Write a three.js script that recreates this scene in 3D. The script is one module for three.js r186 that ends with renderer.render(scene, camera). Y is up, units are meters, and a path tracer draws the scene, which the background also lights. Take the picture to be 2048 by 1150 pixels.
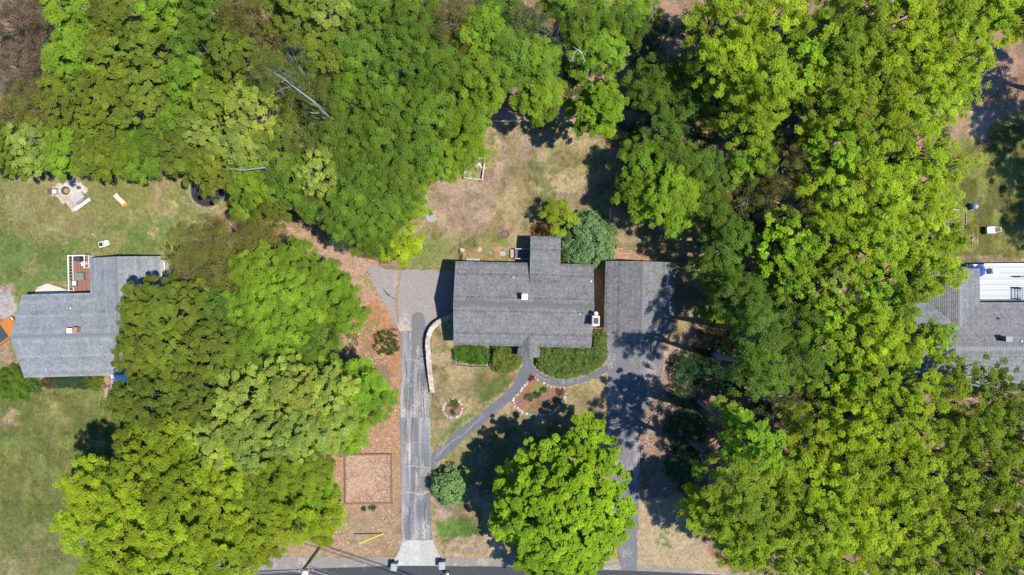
import * as THREE from 'three';
import { Sky } from 'three/addons/objects/Sky.js';
import { mergeGeometries, mergeVertices } from 'three/addons/utils/BufferGeometryUtils.js';

// ---------------------------------------------------------------- camera, sky, sun, exposure
const scene = new THREE.Scene();
const camera = new THREE.PerspectiveCamera(39.54, 2048 / 1150, 1, 2000);
camera.position.set(0, 80, 0);
camera.up.set(0, 0, -1);
camera.lookAt(0, 0, 0);

const sunDir = new THREE.Vector3(0.431, 1, 0.088).normalize();
const sky = new Sky();
sky.scale.setScalar(1500);
sky.material.uniforms.sunPosition.value.copy(sunDir);
sky.material.uniforms.turbidity.value = 3;
sky.material.uniforms.rayleigh.value = 0.75;
sky.material.uniforms.mieCoefficient.value = 0.004;
sky.material.uniforms.cloudCoverage.value = 0;
sky.name = 'sky';
scene.add(sky);
scene.environmentIntensity = 0.19;

const sun = new THREE.DirectionalLight(new THREE.Color().setRGB(1, 0.945, 0.84), 4.8);
sun.position.copy(sunDir).multiplyScalar(120);
sun.target.position.set(0, 0, 0);
sun.castShadow = true;
sun.shadow.radius = 1;
sun.shadow.mapSize.set(4096, 4096);
Object.assign(sun.shadow.camera, { left: -75, right: 75, top: 55, bottom: -55, near: 10, far: 260 });
scene.add(sun, sun.target);

const renderer = new THREE.WebGLRenderer({ antialias: true });
renderer.toneMapping = THREE.LinearToneMapping;
renderer.toneMappingExposure = 1.44;
renderer.shadowMap.enabled = true;

// ---------------------------------------------------------------- helpers
const V = (x, y, z) => new THREE.Vector3(x, y, z);
function rng(seed) { let a = seed >>> 0; return () => { a = (a + 0x6D2B79F5) | 0; let t = Math.imul(a ^ (a >>> 15), 1 | a); t = (t + Math.imul(t ^ (t >>> 7), 61 | t)) ^ t; return ((t ^ (t >>> 14)) >>> 0) / 4294967296; }; }
const R = rng(20240519);
const clamp = (x, a = 0, b = 1) => Math.min(b, Math.max(a, x));
const smooth = (a, b, x) => { const t = clamp((x - a) / (b - a)); return t * t * (3 - 2 * t); };
const lerp = (a, b, t) => a + (b - a) * t;
// value noise on a fixed lattice
const LAT = new Float32Array(65536); { const r = rng(77); for (let i = 0; i < 65536; i++) LAT[i] = r(); }
function noise(x, y) {
  const xi = Math.floor(x), yi = Math.floor(y); let fx = x - xi, fy = y - yi;
  fx = fx * fx * (3 - 2 * fx); fy = fy * fy * (3 - 2 * fy);
  const x0 = xi & 255, x1 = (xi + 1) & 255, y0 = (yi & 255) << 8, y1 = ((yi + 1) & 255) << 8;
  const a = LAT[y0 + x0], b = LAT[y0 + x1], c = LAT[y1 + x0], d = LAT[y1 + x1];
  return a + (b - a) * fx + (c - a) * fy + (a - b - c + d) * fx * fy;
}
const fbm = (x, y, o = 3) => { let s = 0, a = 0.5, t = 0; for (let i = 0; i < o; i++) { s += a * noise(x, y); t += a; a *= 0.5; x = x * 2.03 + 17.3; y = y * 2.03 + 5.1; } return s / t; };

// plan survey: plan units of 5 cm on the ground, origin (1024, 575); a point h metres up, surveyed from 80 m above the origin
const K = 0.05, HC = 80;
const at = (u, v, h = 0) => [(u - 1024) * K * (HC - h) / HC, (v - 575) * K * (HC - h) / HC];
const U = (x) => x / K + 1024, W = (z) => z / K + 575;

// terrain: level, with the west driveway court sunk beside the house behind the retaining wall
const wallLine = [[905, 632], [885, 640], [872, 648], [861, 662], [856, 680], [857, 710], [860, 745], [865, 785]].map(([u, v]) => at(u, v));
function wallX(z) {
  const w = wallLine;
  if (z <= w[0][1]) return -5.2;
  for (let i = 1; i < w.length; i++) if (z <= w[i][1]) return lerp(w[i - 1][0], w[i][0], (z - w[i - 1][1]) / (w[i][1] - w[i - 1][1]));
  return w[w.length - 1][0];
}
function sunk(x, z) { return 0.85 * (1 - smooth(6.0, 13.5, z)) * smooth(-5.5, -2.2, z) * smooth(-24, -14, x); }
function gh(x, z) {
  const base = 0.10 * (fbm(x * 0.12 + 40, z * 0.12 + 9, 2) - 0.5);
  const e = 1 - smooth(-0.06, 0.10, x - wallX(z));
  return base * 0.6 - sunk(x, z) * e;
}
const upper = (x, z) => 0.06 * (fbm(x * 0.12 + 40, z * 0.12 + 9, 2) - 0.5);

// materials
const col = (r, g, b) => new THREE.Color().setRGB(r, g, b);
function mat(r, g, b, rough = 0.85, extra = {}) { return new THREE.MeshStandardMaterial({ color: col(r, g, b), roughness: rough, ...extra }); }
function dataTex(w, h, fn, srgb = true, rep = null) {
  const d = new Uint8Array(w * h * 4), o = [0, 0, 0];
  const enc = (c) => 255 * (c <= 0.0031308 ? 12.92 * c : 1.055 * Math.pow(c, 1 / 2.4) - 0.055);
  for (let y = 0; y < h; y++) for (let x = 0; x < w; x++) {
    fn(x, y, o); const i = (y * w + x) * 4;
    for (let k = 0; k < 3; k++) d[i + k] = clamp(Math.round(srgb ? enc(clamp(o[k])) : o[k] * 255), 0, 255);
    d[i + 3] = 255;
  }
  const t = new THREE.DataTexture(d, w, h); t.magFilter = THREE.LinearFilter; t.minFilter = THREE.LinearFilter;
  t.wrapS = t.wrapT = THREE.RepeatWrapping; if (srgb) t.colorSpace = THREE.SRGBColorSpace;
  if (rep) t.repeat.set(rep[0], rep[1]);
  t.needsUpdate = true; return t;
}

// naming and tagging
const used = new Map();
function numbered(n) { const k = used.get(n) || 0; used.set(n, k + 1); return k ? n + '_' + String(k).padStart(3, '0') : n; }
function tag(o, label, category, group) { o.userData.label = label; o.userData.category = category; if (group) o.userData.group = group; return o; }
function thing(name, label, category, x = 0, z = 0, turn = 0, group, y) {
  const o = new THREE.Group(); o.name = numbered(name); o.position.set(x, y === undefined ? gh(x, z) : y, z); o.rotation.y = turn;
  tag(o, label, category, group); scene.add(o); return o;
}
function mesh(name, geo, m, parent) {
  const o = new THREE.Mesh(geo, m); o.name = parent ? name : numbered(name); o.castShadow = o.receiveShadow = true; (parent || scene).add(o); return o;
}
function structure(name, geo, m) { const o = mesh(name, geo, m); o.userData.kind = 'structure'; return o; }
// geometry pieces, all given in the local frame of their thing
const clean = (g) => { g = g.index ? g.toNonIndexed() : g; for (const k of Object.keys(g.attributes)) if (!['position', 'normal', 'uv'].includes(k)) g.deleteAttribute(k); return g; };
const merge = (gs) => mergeGeometries(gs.map(clean), false);
function box(cx, cy, cz, w, h, d, ry = 0, rx = 0, rz = 0) {
  const c = Math.min(w, h, d) * 0.12, g = new THREE.BoxGeometry(w, h, d);
  g.rotateX(rx); g.rotateZ(rz); g.rotateY(ry); g.translate(cx, cy, cz); return g;
}
// box with chamfered upright edges
function rbox(cx, cy, cz, w, h, d, c = 0.03, ry = 0) {
  const s = new THREE.Shape(); const a = w / 2, b = d / 2; c = Math.min(c, a * 0.9, b * 0.9);
  s.moveTo(-a + c, -b); s.lineTo(a - c, -b); s.lineTo(a, -b + c); s.lineTo(a, b - c); s.lineTo(a - c, b); s.lineTo(-a + c, b); s.lineTo(-a, b - c); s.lineTo(-a, -b + c); s.closePath();
  const bev = Math.min(c * 0.6, h * 0.3);
  const g = new THREE.ExtrudeGeometry(s, { depth: h - 2 * bev, bevelEnabled: true, bevelSize: bev, bevelThickness: bev, bevelOffset: -bev, bevelSegments: 1 });
  g.rotateX(-Math.PI / 2); g.translate(0, -h / 2 + bev, 0); g.rotateY(ry); g.translate(cx, cy, cz); return g;
}
function cyl(cx, cy, cz, r0, r1, h, n = 12, open = false) { const g = new THREE.CylinderGeometry(r1, r0, h, n, 1, open); g.translate(cx, cy, cz); return g; }
function rod(a, b, r, n = 6, r2 = r) {
  const d = V().subVectors(b, a), g = new THREE.CylinderGeometry(r2, r, d.length(), n, 1);
  g.applyQuaternion(new THREE.Quaternion().setFromUnitVectors(V(0, 1, 0), d.clone().normalize())); g.translate((a.x + b.x) / 2, (a.y + b.y) / 2, (a.z + b.z) / 2); return g;
}
function tube(pts, r, n = 6, seg = 0) { return new THREE.TubeGeometry(new THREE.CatmullRomCurve3(pts), seg || Math.max(4, pts.length * 4), r, n, false); }
function torus(cx, cy, cz, r, t, n = 24, m = 8) { const g = new THREE.TorusGeometry(r, t, m, n); g.rotateX(Math.PI / 2); g.translate(cx, cy, cz); return g; }
// plan polygon draped on the terrain
function drape(poly, dy, maxEdge = 0.6, level) {
  const pts = poly.map(([x, z]) => new THREE.Vector2(x, z));
  const tri = THREE.ShapeUtils.triangulateShape(pts, []); const out = [];
  const stack = tri.map((t) => t.map((i) => [pts[i].x, pts[i].y]));
  while (stack.length) {
    const t = stack.pop(); let best = -1, bl = maxEdge * maxEdge;
    for (let i = 0; i < 3; i++) { const a = t[i], b = t[(i + 1) % 3], l = (a[0] - b[0]) ** 2 + (a[1] - b[1]) ** 2; if (l > bl) { bl = l; best = i; } }
    if (best < 0) { out.push(t); continue; }
    const a = t[best], b = t[(best + 1) % 3], c = t[(best + 2) % 3], m = [(a[0] + b[0]) / 2, (a[1] + b[1]) / 2];
    stack.push([a, m, c], [m, b, c]);
  }
  const P = new Float32Array(out.length * 9), T = new Float32Array(out.length * 6);
  out.forEach((t, k) => {
    const cr = (t[1][0] - t[0][0]) * (t[2][1] - t[0][1]) - (t[1][1] - t[0][1]) * (t[2][0] - t[0][0]);
    if (cr > 0) t.reverse();
    t.forEach(([x, z], j) => { P.set([x, (level ? level(x, z) : gh(x, z)) + dy, z], k * 9 + j * 3); T.set([x, z], k * 6 + j * 2); });
  });
  let g = new THREE.BufferGeometry(); g.setAttribute('position', new THREE.BufferAttribute(P, 3)); g.setAttribute('uv', new THREE.BufferAttribute(T, 2));
  g = mergeVertices(g, 1e-4); g.computeVertexNormals(); return g;
}
// outline with a crumbled, uneven edge
function ragged(poly, amp = 0.05, step = 0.35) {
  const out = [];
  poly.forEach((a, i) => { const b = poly[(i + 1) % poly.length], L = Math.hypot(b[0] - a[0], b[1] - a[1]), n = Math.max(1, Math.round(L / step)), nx = -(b[1] - a[1]) / L, nz = (b[0] - a[0]) / L; for (let k = 0; k < n; k++) { const x = lerp(a[0], b[0], k / n), z = lerp(a[1], b[1], k / n), o = k ? (noise(x * 2.3 + 7, z * 2.3) + noise(x * 6, z * 6 + 3) * 0.6 - 0.8) * 2 * amp : 0; out.push([x + nx * o, z + nz * o]); } });
  return out;
}
// ribbon with a wavering width, laid on the terrain
function ribbon(line, w0, dy, seed = 1, amp = 0.5) {
  const r = rng(seed), c = new THREE.CatmullRomCurve3(line.map(([x, z]) => V(x, 0, z))), L = c.getLength(), n = Math.max(6, Math.round(L / 0.18)), l = [], q = [];
  for (let i = 0; i <= n; i++) {
    const p = c.getPointAt(i / n), t = c.getTangentAt(i / n), w = w0 * (1 - amp + 2 * amp * r()) * 0.5 * Math.min(1, 4 * Math.min(i, n - i) / n + 0.35), j = (r() - 0.5) * w0 * 0.9;
    l.push([p.x - t.z * (w + j), p.z + t.x * (w + j)]); q.push([p.x + t.z * (w - j), p.z - t.x * (w - j)]);
  }
  const P = [], T = [], I = [];
  for (let i = 0; i <= n; i++) for (const [x, z] of [l[i], q[i]]) { P.push(x, gh(x, z) + dy, z); T.push(x, z); }
  for (let i = 0; i < n; i++) I.push(2 * i, 2 * i + 1, 2 * i + 2, 2 * i + 1, 2 * i + 3, 2 * i + 2);
  const g = new THREE.BufferGeometry(); g.setAttribute('position', new THREE.Float32BufferAttribute(P, 3)); g.setAttribute('uv', new THREE.Float32BufferAttribute(T, 2)); g.setIndex(I); g.computeVertexNormals();
  return g;
}
function inPoly(poly, x, y) { let c = false; for (let i = 0, j = poly.length - 1; i < poly.length; j = i++) { const a = poly[i], b = poly[j]; if ((a[1] > y) !== (b[1] > y) && x < ((b[0] - a[0]) * (y - a[1])) / (b[1] - a[1]) + a[0]) c = !c; } return c; }
function edgeDist(poly, x, y) { let m = 1e9; for (let i = 0, j = poly.length - 1; i < poly.length; j = i++) { const [ax, ay] = poly[j], [bx, by] = poly[i], dx = bx - ax, dy = by - ay, t = clamp(((x - ax) * dx + (y - ay) * dy) / (dx * dx + dy * dy)), ex = x - ax - t * dx, ey = y - ay - t * dy; m = Math.min(m, ex * ex + ey * ey); } return Math.sqrt(m); }

// ---------------------------------------------------------------- ground
// What grows or lies where, in plan units; each area has an outline that wavers with noise. Colours are base colours.
const LITTER = [0.36, 0.215, 0.14], GREEN = [0.12, 0.165, 0.035], DRY = [0.325, 0.25, 0.125], TAN = [0.37, 0.265, 0.175], DIRT = [0.30, 0.205, 0.14], MULCH = [0.29, 0.13, 0.10], DARKMULCH = [0.15, 0.10, 0.08], OLIVE = [0.20, 0.185, 0.062], ORANGE = [0.34, 0.185, 0.085], MOSS = [0.14, 0.14, 0.05];
const areas = [
  // [outline, first colour, second colour, patch size (m), blend threshold, ragged edge (units)]
  { p: [[0, -60], [2100, -60], [2100, 1220], [-60, 1220], [-60, -60]], a: LITTER, b: [0.22, 0.14, 0.085], s: 1.6, t: 0.52, e: 1 },
  { p: [[-60, 300], [300, 330], [500, 340], [470, 420], [400, 470], [360, 530], [330, 620], [-60, 640]], a: [0.185, 0.185, 0.05], b: [0.27, 0.23, 0.10], s: 2.2, t: 0.60, e: 14 },
  { p: [[-60, 440], [60, 480], [180, 455], [260, 470], [350, 470], [330, 520], [190, 520], [150, 560], [70, 600], [-60, 590]], a: GREEN, b: OLIVE, s: 1.6, t: 0.55, e: 30 },
  { p: [[20, 350], [90, 345], [200, 440], [130, 470], [40, 450]], a: [0.28, 0.225, 0.105], b: OLIVE, s: 1.0, t: 0.5, e: 24 },
  { p: [[280, 430], [380, 390], [400, 440], [340, 480], [290, 470]], a: [0.15, 0.19, 0.05], b: DRY, s: 1.2, t: 0.58, e: 18 },
  { p: [[-60, 560], [25, 575], [35, 610], [20, 640], [-60, 650]], a: [0.36, 0.33, 0.30], b: DIRT, s: 0.9, t: 0.6, e: 8 },
  { p: [[-60, 690], [60, 690], [60, 790], [-60, 790]], a: OLIVE, b: DIRT, s: 1.2, t: 0.5, e: 10 },
  { p: [[-60, 770], [300, 760], [300, 900], [240, 1010], [200, 1220], [-60, 1220]], a: [0.125, 0.152, 0.03], b: [0.16, 0.168, 0.04], s: 2.2, t: 0.5, e: 8, mow: 1 },
  { p: [[10, 826], [30, 824], [40, 845], [20, 853], [8, 845]], a: TAN, b: DRY, s: 0.5, t: 0.5, e: 12 },
  { p: [[92, 806], [112, 806], [114, 824], [96, 828]], a: [0.25, 0.24, 0.07], b: DRY, s: 0.5, t: 0.5, e: 12 },
  { p: [[126, 842], [146, 844], [146, 862], [128, 862]], a: DRY, b: OLIVE, s: 0.5, t: 0.5, e: 12 },
  { p: [[-60, 1070], [160, 1050], [200, 1220], [-60, 1220]], a: [0.15, 0.17, 0.05], b: [0.22, 0.20, 0.08], s: 2, t: 0.5, e: 25 },
  // back yard of the middle house
  { p: [[810, 545], [840, 450], [850, 380], [960, 330], [985, 235], [1060, 232], [1130, 240], [1250, 320], [1245, 360], [1220, 400], [1230, 500], [1215, 530], [880, 545]], a: OLIVE, b: DRY, s: 1.1, t: 0.42, e: 10 },
  { p: [[850, 375], [950, 345], [1000, 300], [1010, 260], [1030, 300], [1000, 380], [990, 430], [970, 470], [890, 480], [850, 430]], a: TAN, b: DIRT, s: 0.9, t: 0.55, e: 26 },
  { p: [[1010, 265], [1060, 250], [1100, 300], [1060, 330], [1010, 310]], a: TAN, b: OLIVE, s: 0.9, t: 0.55, e: 30 },
  { p: [[1060, 330], [1150, 330], [1160, 380], [1100, 420], [1040, 390]], a: [0.165, 0.17, 0.055], b: DRY, s: 0.7, t: 0.55, e: 30 },
  { p: [[1150, 320], [1230, 320], [1230, 350], [1170, 345]], a: [0.27, 0.24, 0.075], b: DRY, s: 0.9, t: 0.5, e: 14 },
  { p: [[1120, 350], [1200, 340], [1210, 400], [1130, 420]], a: DRY, b: TAN, s: 0.8, t: 0.5, e: 20 },
  { p: [[800, 470], [880, 460], [900, 500], [890, 545], [790, 545]], a: [0.16, 0.19, 0.045], b: OLIVE, s: 0.8, t: 0.55, e: 16 },
  { p: [[860, 480], [1000, 470], [1030, 480], [1025, 500], [870, 510]], a: [0.26, 0.23, 0.085], b: [0.16, 0.19, 0.045], s: 0.8, t: 0.58, e: 16 },
  { p: [[900, 497], [1030, 493], [1030, 525], [900, 525]], a: ORANGE, b: OLIVE, s: 0.7, t: 0.52, e: 9 },
  { p: [[1000, 445], [1030, 450], [1025, 478], [1005, 478]], a: [0.33, 0.20, 0.14], b: OLIVE, s: 0.4, t: 0.55, e: 8 },
  { p: [[980, 225], [1050, 225], [1050, 241], [975, 241]], a: [0.42, 0.27, 0.22], b: LITTER, s: 0.6, t: 0.5, e: 4 },
  { p: [[1224, 350], [1250, 340], [1250, 372], [1226, 375]], a: [0.48, 0.32, 0.26], b: LITTER, s: 0.5, t: 0.6, e: 8 },
  { p: [[1215, 495], [1345, 495], [1345, 525], [1215, 525]], a: LITTER, b: ORANGE, s: 0.6, t: 0.5, e: 6 },
  { p: [[1222, 400], [1350, 440], [1420, 500], [1400, 640], [1340, 670], [1345, 530], [1225, 495]], a: DRY, b: [0.20, 0.15, 0.08], s: 1.0, t: 0.5, e: 12 },
  // front garden between the two driveways
  { p: [[850, 640], [908, 620], [1217, 660], [1220, 1090], [1240, 1130], [866, 1120], [860, 900]], a: OLIVE, b: [0.33, 0.245, 0.13], s: 0.9, t: 0.46, e: 3 },
  { p: [[905, 735], [955, 740], [965, 770], [930, 790], [890, 770]], a: [0.31, 0.245, 0.14], b: DRY, s: 0.7, t: 0.5, e: 18 },
  { p: [[965, 752], [1010, 748], [1012, 780], [970, 812], [950, 808]], a: GREEN, b: OLIVE, s: 0.8, t: 0.6, e: 14 },
  { p: [[866, 880], [950, 815], [965, 822], [880, 890]], a: [0.13, 0.17, 0.04], b: OLIVE, s: 0.6, t: 0.52, e: 6 },
  { p: [[862, 800], [905, 835], [890, 860], [864, 870]], a: [0.31, 0.235, 0.145], b: OLIVE, s: 0.6, t: 0.55, e: 12 },
  { p: [[1130, 775], [1216, 750], [1216, 850], [1140, 840]], a: [0.33, 0.265, 0.125], b: DRY, s: 0.7, t: 0.5, e: 8 },
  { p: [[1185, 830], [1217, 800], [1217, 930], [1200, 930]], a: [0.40, 0.27, 0.19], b: DRY, s: 0.6, t: 0.5, e: 8 },
  { p: [[862, 985], [905, 1005], [915, 1030], [868, 1040]], a: [0.36, 0.25, 0.19], b: DIRT, s: 0.6, t: 0.5, e: 8 },
  { p: [[868, 1045], [930, 1035], [955, 1060], [935, 1085], [885, 1078]], a: [0.10, 0.19, 0.025], b: GREEN, s: 0.6, t: 0.55, e: 9 },
  { p: [[905, 1078], [990, 1065], [1010, 1112], [880, 1114]], a: [0.44, 0.32, 0.22], b: DRY, s: 0.4, t: 0.6, e: 9 },
  { p: [[870, 905], [1100, 850], [1150, 900], [1000, 1060], [900, 940]], a: OLIVE, b: [0.26, 0.20, 0.12], s: 1.1, t: 0.52, e: 22 },
  // strip west of the west driveway
  { p: [[660, 1030], [802, 1015], [800, 1120], [520, 1122], [560, 1060]], a: [0.32, 0.22, 0.135], b: [0.25, 0.19, 0.09], s: 0.9, t: 0.55, e: 10 },
  { p: [[660, 880], [800, 760], [803, 1020], [660, 1025]], a: [0.37, 0.195, 0.11], b: [0.31, 0.20, 0.105], s: 0.9, t: 0.55, e: 8 },
  { p: [[735, 600], [790, 660], [798, 740], [770, 740], [700, 660]], a: [0.37, 0.18, 0.085], b: [0.22, 0.17, 0.06], s: 0.8, t: 0.58, e: 10 },
  { p: [[560, 440], [620, 450], [740, 530], [745, 580], [640, 560]], a: [0.38, 0.23, 0.165], b: OLIVE, s: 0.8, t: 0.56, e: 12 },
  // strip east of the east driveway
  { p: [[1278, 990], [1350, 960], [1420, 1100], [1470, 1150], [1270, 1150]], a: [0.40, 0.285, 0.17], b: [0.33, 0.26, 0.15], s: 0.6, t: 0.5, e: 6 },
  { p: [[1310, 740], [1345, 720], [1360, 860], [1365, 990], [1282, 1000], [1284, 870]], a: [0.27, 0.185, 0.15], b: [0.19, 0.13, 0.105], s: 0.5, t: 0.5, e: 4 },
  { p: [[1325, 668], [1400, 650], [1400, 720], [1330, 740]], a: [0.42, 0.27, 0.19], b: [0.24, 0.16, 0.10], s: 0.5, t: 0.5, e: 8 },
  { p: [[1310, 1065], [1350, 1065], [1355, 1095], [1315, 1095]], a: [0.16, 0.20, 0.06], b: TAN, s: 0.4, t: 0.5, e: 10 },
  // right-hand neighbour's lawn
  { p: [[1880, 300], [1960, 255], [2100, 180], [2100, 545], [1880, 545]], a: [0.17, 0.175, 0.035], b: [0.21, 0.19, 0.06], s: 1.2, t: 0.64, e: 14 },
  { p: [[1880, 515], [2100, 512], [2100, 532], [1880, 532]], a: TAN, b: OLIVE, s: 0.6, t: 0.5, e: 4 },
  { p: [[1935, 210], [1985, 215], [1975, 290], [1940, 270]], a: [0.45, 0.31, 0.235], b: LITTER, s: 0.5, t: 0.6, e: 10 },
];
for (const A of areas) { A.x0 = Math.min(...A.p.map((q) => q[0])) - 40; A.x1 = Math.max(...A.p.map((q) => q[0])) + 40; A.y0 = Math.min(...A.p.map((q) => q[1])) - 40; A.y1 = Math.max(...A.p.map((q) => q[1])) + 40; }
const GX = 56, GZ = 31.5, TW = 2048, TH = 1152;
function groundColour(x, z, o) {
  const u = U(x), v = W(z);
  const f1 = noise(x * 9, z * 9), f2 = noise(x * 4.1 + 9, z * 4.1 + 3), f3 = noise(x * 18 + 31, z * 18 + 11);
  const wx = (fbm(x * 0.9 + 3, z * 0.9 + 8, 3) - 0.5) * 2, wy = (fbm(x * 0.9 + 60, z * 0.9 + 18, 3) - 0.5) * 2;
  let r = 0, g = 0, b = 0;
  for (const A of areas) {
    if (u < A.x0 || u > A.x1 || v < A.y0 || v > A.y1) continue;
    const uu = u + wx * A.e * 1.6 + (f2 - 0.5) * A.e * 0.9, vv = v + wy * A.e * 1.6 + (f1 - 0.5) * A.e * 0.9;
    const ins = inPoly(A.p, uu, vv), d = A.e > 1 ? edgeDist(A.p, uu, vv) : 99;
    const k = ins ? clamp(0.5 + d / (A.e * 0.8 + 2)) : clamp(0.5 - d / (A.e * 0.8 + 2));
    if (k <= 0) continue;
    let m = fbm(x / A.s + 7, z / A.s + A.x0 * 0.01, 3) * 0.75 + f2 * 0.17 + f3 * 0.08;
    m = smooth(A.t - 0.12, A.t + 0.12, m);
    let cr = lerp(A.a[0], A.b[0], m), cg = lerp(A.a[1], A.b[1], m), cb = lerp(A.a[2], A.b[2], m);
    if (A.mow) { const s = 1 + 0.05 * Math.sign(Math.sin((x + 0.1 * z) * 2 * Math.PI / 1.3)); cr *= s; cg *= s; cb *= s; }
    r = lerp(r, cr, k); g = lerp(g, cg, k); b = lerp(b, cb, k);
  }
  const w = (0.46 + 0.44 * f1 + 0.32 * f2 + 0.34 * f3) * 0.79;
  o[0] = r * w * (1 + 0.12 * (f3 - 0.5)); o[1] = g * w; o[2] = b * w;
}
const groundMap = dataTex(TW, TH, (i, j, o) => groundColour(((i + 0.5) / TW * 2 - 1) * GX, ((j + 0.5) / TH * 2 - 1) * GZ, o));
groundMap.wrapS = groundMap.wrapT = THREE.ClampToEdgeWrapping;
const grainTex = dataTex(512, 512, (i, j, o) => { const a = noise(i * 0.5, j * 0.5) * 0.5 + noise(i * 0.25 + 9, j * 0.25) * 0.3 + LAT[(j * 131 + i * 7) & 65535] * 0.2; o[0] = o[1] = o[2] = a; }, false);
const grain = (s) => { const t = grainTex.clone(); t.repeat.set(s, s); t.needsUpdate = true; return t; };
{
  const xs = [], zs = [];
  for (let x = -GX; x < GX - 1e-6; x += (x >= -14 && x < -3.9) ? 0.2 : 0.5) xs.push(x); xs.push(GX);
  for (let z = -GZ; z < GZ - 1e-6; z += (z >= 1.5 && z < 12) ? 0.25 : 0.5) zs.push(z); zs.push(GZ);
  const P = [], T = [], I = [], nx = xs.length;
  for (const z of zs) for (const x of xs) { P.push(x, gh(x, z), z); T.push((x / GX + 1) / 2, (z / GZ + 1) / 2); }
  for (let j = 0; j < zs.length - 1; j++) for (let i = 0; i < nx - 1; i++) { const a = j * nx + i; I.push(a, a + nx, a + 1, a + 1, a + nx, a + nx + 1); }
  const g = new THREE.BufferGeometry(); g.setAttribute('position', new THREE.Float32BufferAttribute(P, 3)); g.setAttribute('uv', new THREE.Float32BufferAttribute(T, 2)); g.setIndex(I); g.computeVertexNormals();
  structure('ground', g, new THREE.MeshStandardMaterial({ map: groundMap, roughness: 1, bumpMap: (() => { const t = grainTex.clone(); t.repeat.set(GX * 2 / 8, GZ * 2 / 8); t.needsUpdate = true; return t; })(), bumpScale: 0.05 }));
  // the land goes on outside the surveyed plots
  const far = new THREE.Shape([[-700, -700], [700, -700], [700, 700], [-700, 700]].map((q) => new THREE.Vector2(...q)));
  far.holes.push(new THREE.Path([[-GX + 0.4, -GZ + 0.4], [GX - 0.4, -GZ + 0.4], [GX - 0.4, GZ - 0.4], [-GX + 0.4, GZ - 0.4]].map((q) => new THREE.Vector2(...q))));
  const fg = new THREE.ShapeGeometry(far); fg.rotateX(-Math.PI / 2); fg.translate(0, -0.09, 0);
  structure('outlying_ground', fg, mat(0.13, 0.15, 0.05, 1));
}

// ---------------------------------------------------------------- paving
// asphalt colours vary with patches, sandy wear and long tyre lanes that run with the driveway
function asphalt(name, base, sand, size, lanes, sandT, seed) {
  const n = 1024;
  const t = dataTex(n, n, (i, j, o) => {
    const x = (i / n) * size, z = (j / n) * size, f = noise(x * 14 + seed, z * 14), h = noise(x * 31, z * 31 + seed), c = fbm(x * 0.8 + seed, z * 0.55, 4);
    let k = smooth(sandT, sandT + 0.22, c * 0.8 + f * 0.2);
    let s = 0.56 + 0.28 * f + 0.26 * h;
    if (lanes) { const l = fbm(x * 2.6 + 5, z * 0.16 + seed, 3); s *= 0.78 + 0.5 * smooth(0.34, 0.66, l); k = clamp(k * 0.7 + 0.35 * smooth(0.62, 0.72, l)); }
    for (let q = 0; q < 3; q++) o[q] = lerp(base[q], sand[q], k) * s;
  });
  t.repeat.set(1 / size, 1 / size);
  return new THREE.MeshStandardMaterial({ map: t, roughness: 0.92, bumpMap: grain(1 / 3), bumpScale: 0.012, name });
}
const PL = (a) => a.map(([u, v]) => at(u, v));
const oldAsphalt = asphalt('old_asphalt', [0.185, 0.185, 0.195], [0.40, 0.36, 0.32], 13, true, 0.56, 3);
const courtAsphalt = asphalt('court_asphalt', [0.275, 0.24, 0.23], [0.42, 0.355, 0.30], 12, false, 0.55, 21);
const newAsphalt = asphalt('new_asphalt', [0.15, 0.15, 0.16], [0.30, 0.27, 0.25], 14, false, 0.54, 42);
const pathAsphalt = asphalt('path_asphalt', [0.125, 0.13, 0.15], [0.25, 0.25, 0.26], 7, false, 0.60, 12);
const roadAsphalt = asphalt('road_asphalt', [0.048, 0.05, 0.057], [0.075, 0.075, 0.08], 15, false, 0.62, 8);
const shoulderGravel = asphalt('shoulder_gravel', [0.24, 0.21, 0.185], [0.36, 0.31, 0.27], 9, false, 0.5, 15);
const concrete = asphalt('concrete', [0.40, 0.38, 0.355], [0.47, 0.44, 0.41], 8, false, 0.52, 33);
const sandMat = mat(0.32, 0.265, 0.20, 1, { bumpMap: grain(1 / 3), bumpScale: 0.02 });
const crackMat = mat(0.05, 0.045, 0.045, 1), patchAsphalt = asphalt('patch_asphalt', [0.155, 0.155, 0.165], [0.27, 0.25, 0.235], 6, false, 0.6, 55);
const dark = mat(0.02, 0.02, 0.022, 0.6);

const road = structure('road', drape(PL([[-300, 1215], [150, 1172], [300, 1156], [420, 1147], [520, 1141], [800, 1131.5], [985, 1133], [1280, 1142], [1450, 1150], [2300, 1160], [2300, 1250], [-300, 1300]]), 0.012, 1.2), roadAsphalt);
structure('road_shoulder', drape(ragged(PL([[-300, 1190], [150, 1152], [300, 1137], [430, 1127], [520, 1119], [575, 1113], [680, 1116], [800, 1114], [985, 1116], [1270, 1129], [1450, 1146], [2300, 1150], [2300, 1159], [1450, 1149], [1280, 1141], [985, 1132], [800, 1130.5], [520, 1140], [420, 1146], [300, 1155], [150, 1171], [-300, 1214]]), 0.05), 0.016, 1), shoulderGravel);
const lowDrive = structure('driveway', drape(ragged(PL([[805, 1080.5], [803, 1000], [801, 850], [800, 720], [797.5, 664], [862.5, 664], [857.5, 681], [858, 710], [858, 745], [857.5, 785], [862, 900], [860.5, 1000], [865, 1079]]), 0.12), 0.03, 0.45), oldAsphalt);
structure('driveway_court', drape(ragged(PL([[797.3, 663.8], [790, 652], [770, 612], [742, 567], [734, 540], [733, 529], [780, 538], [912, 542], [914, 628], [905, 632], [885, 640], [872, 648], [862.7, 663.8]]), 0.12), 0.03, 0.4), courtAsphalt);
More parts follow.
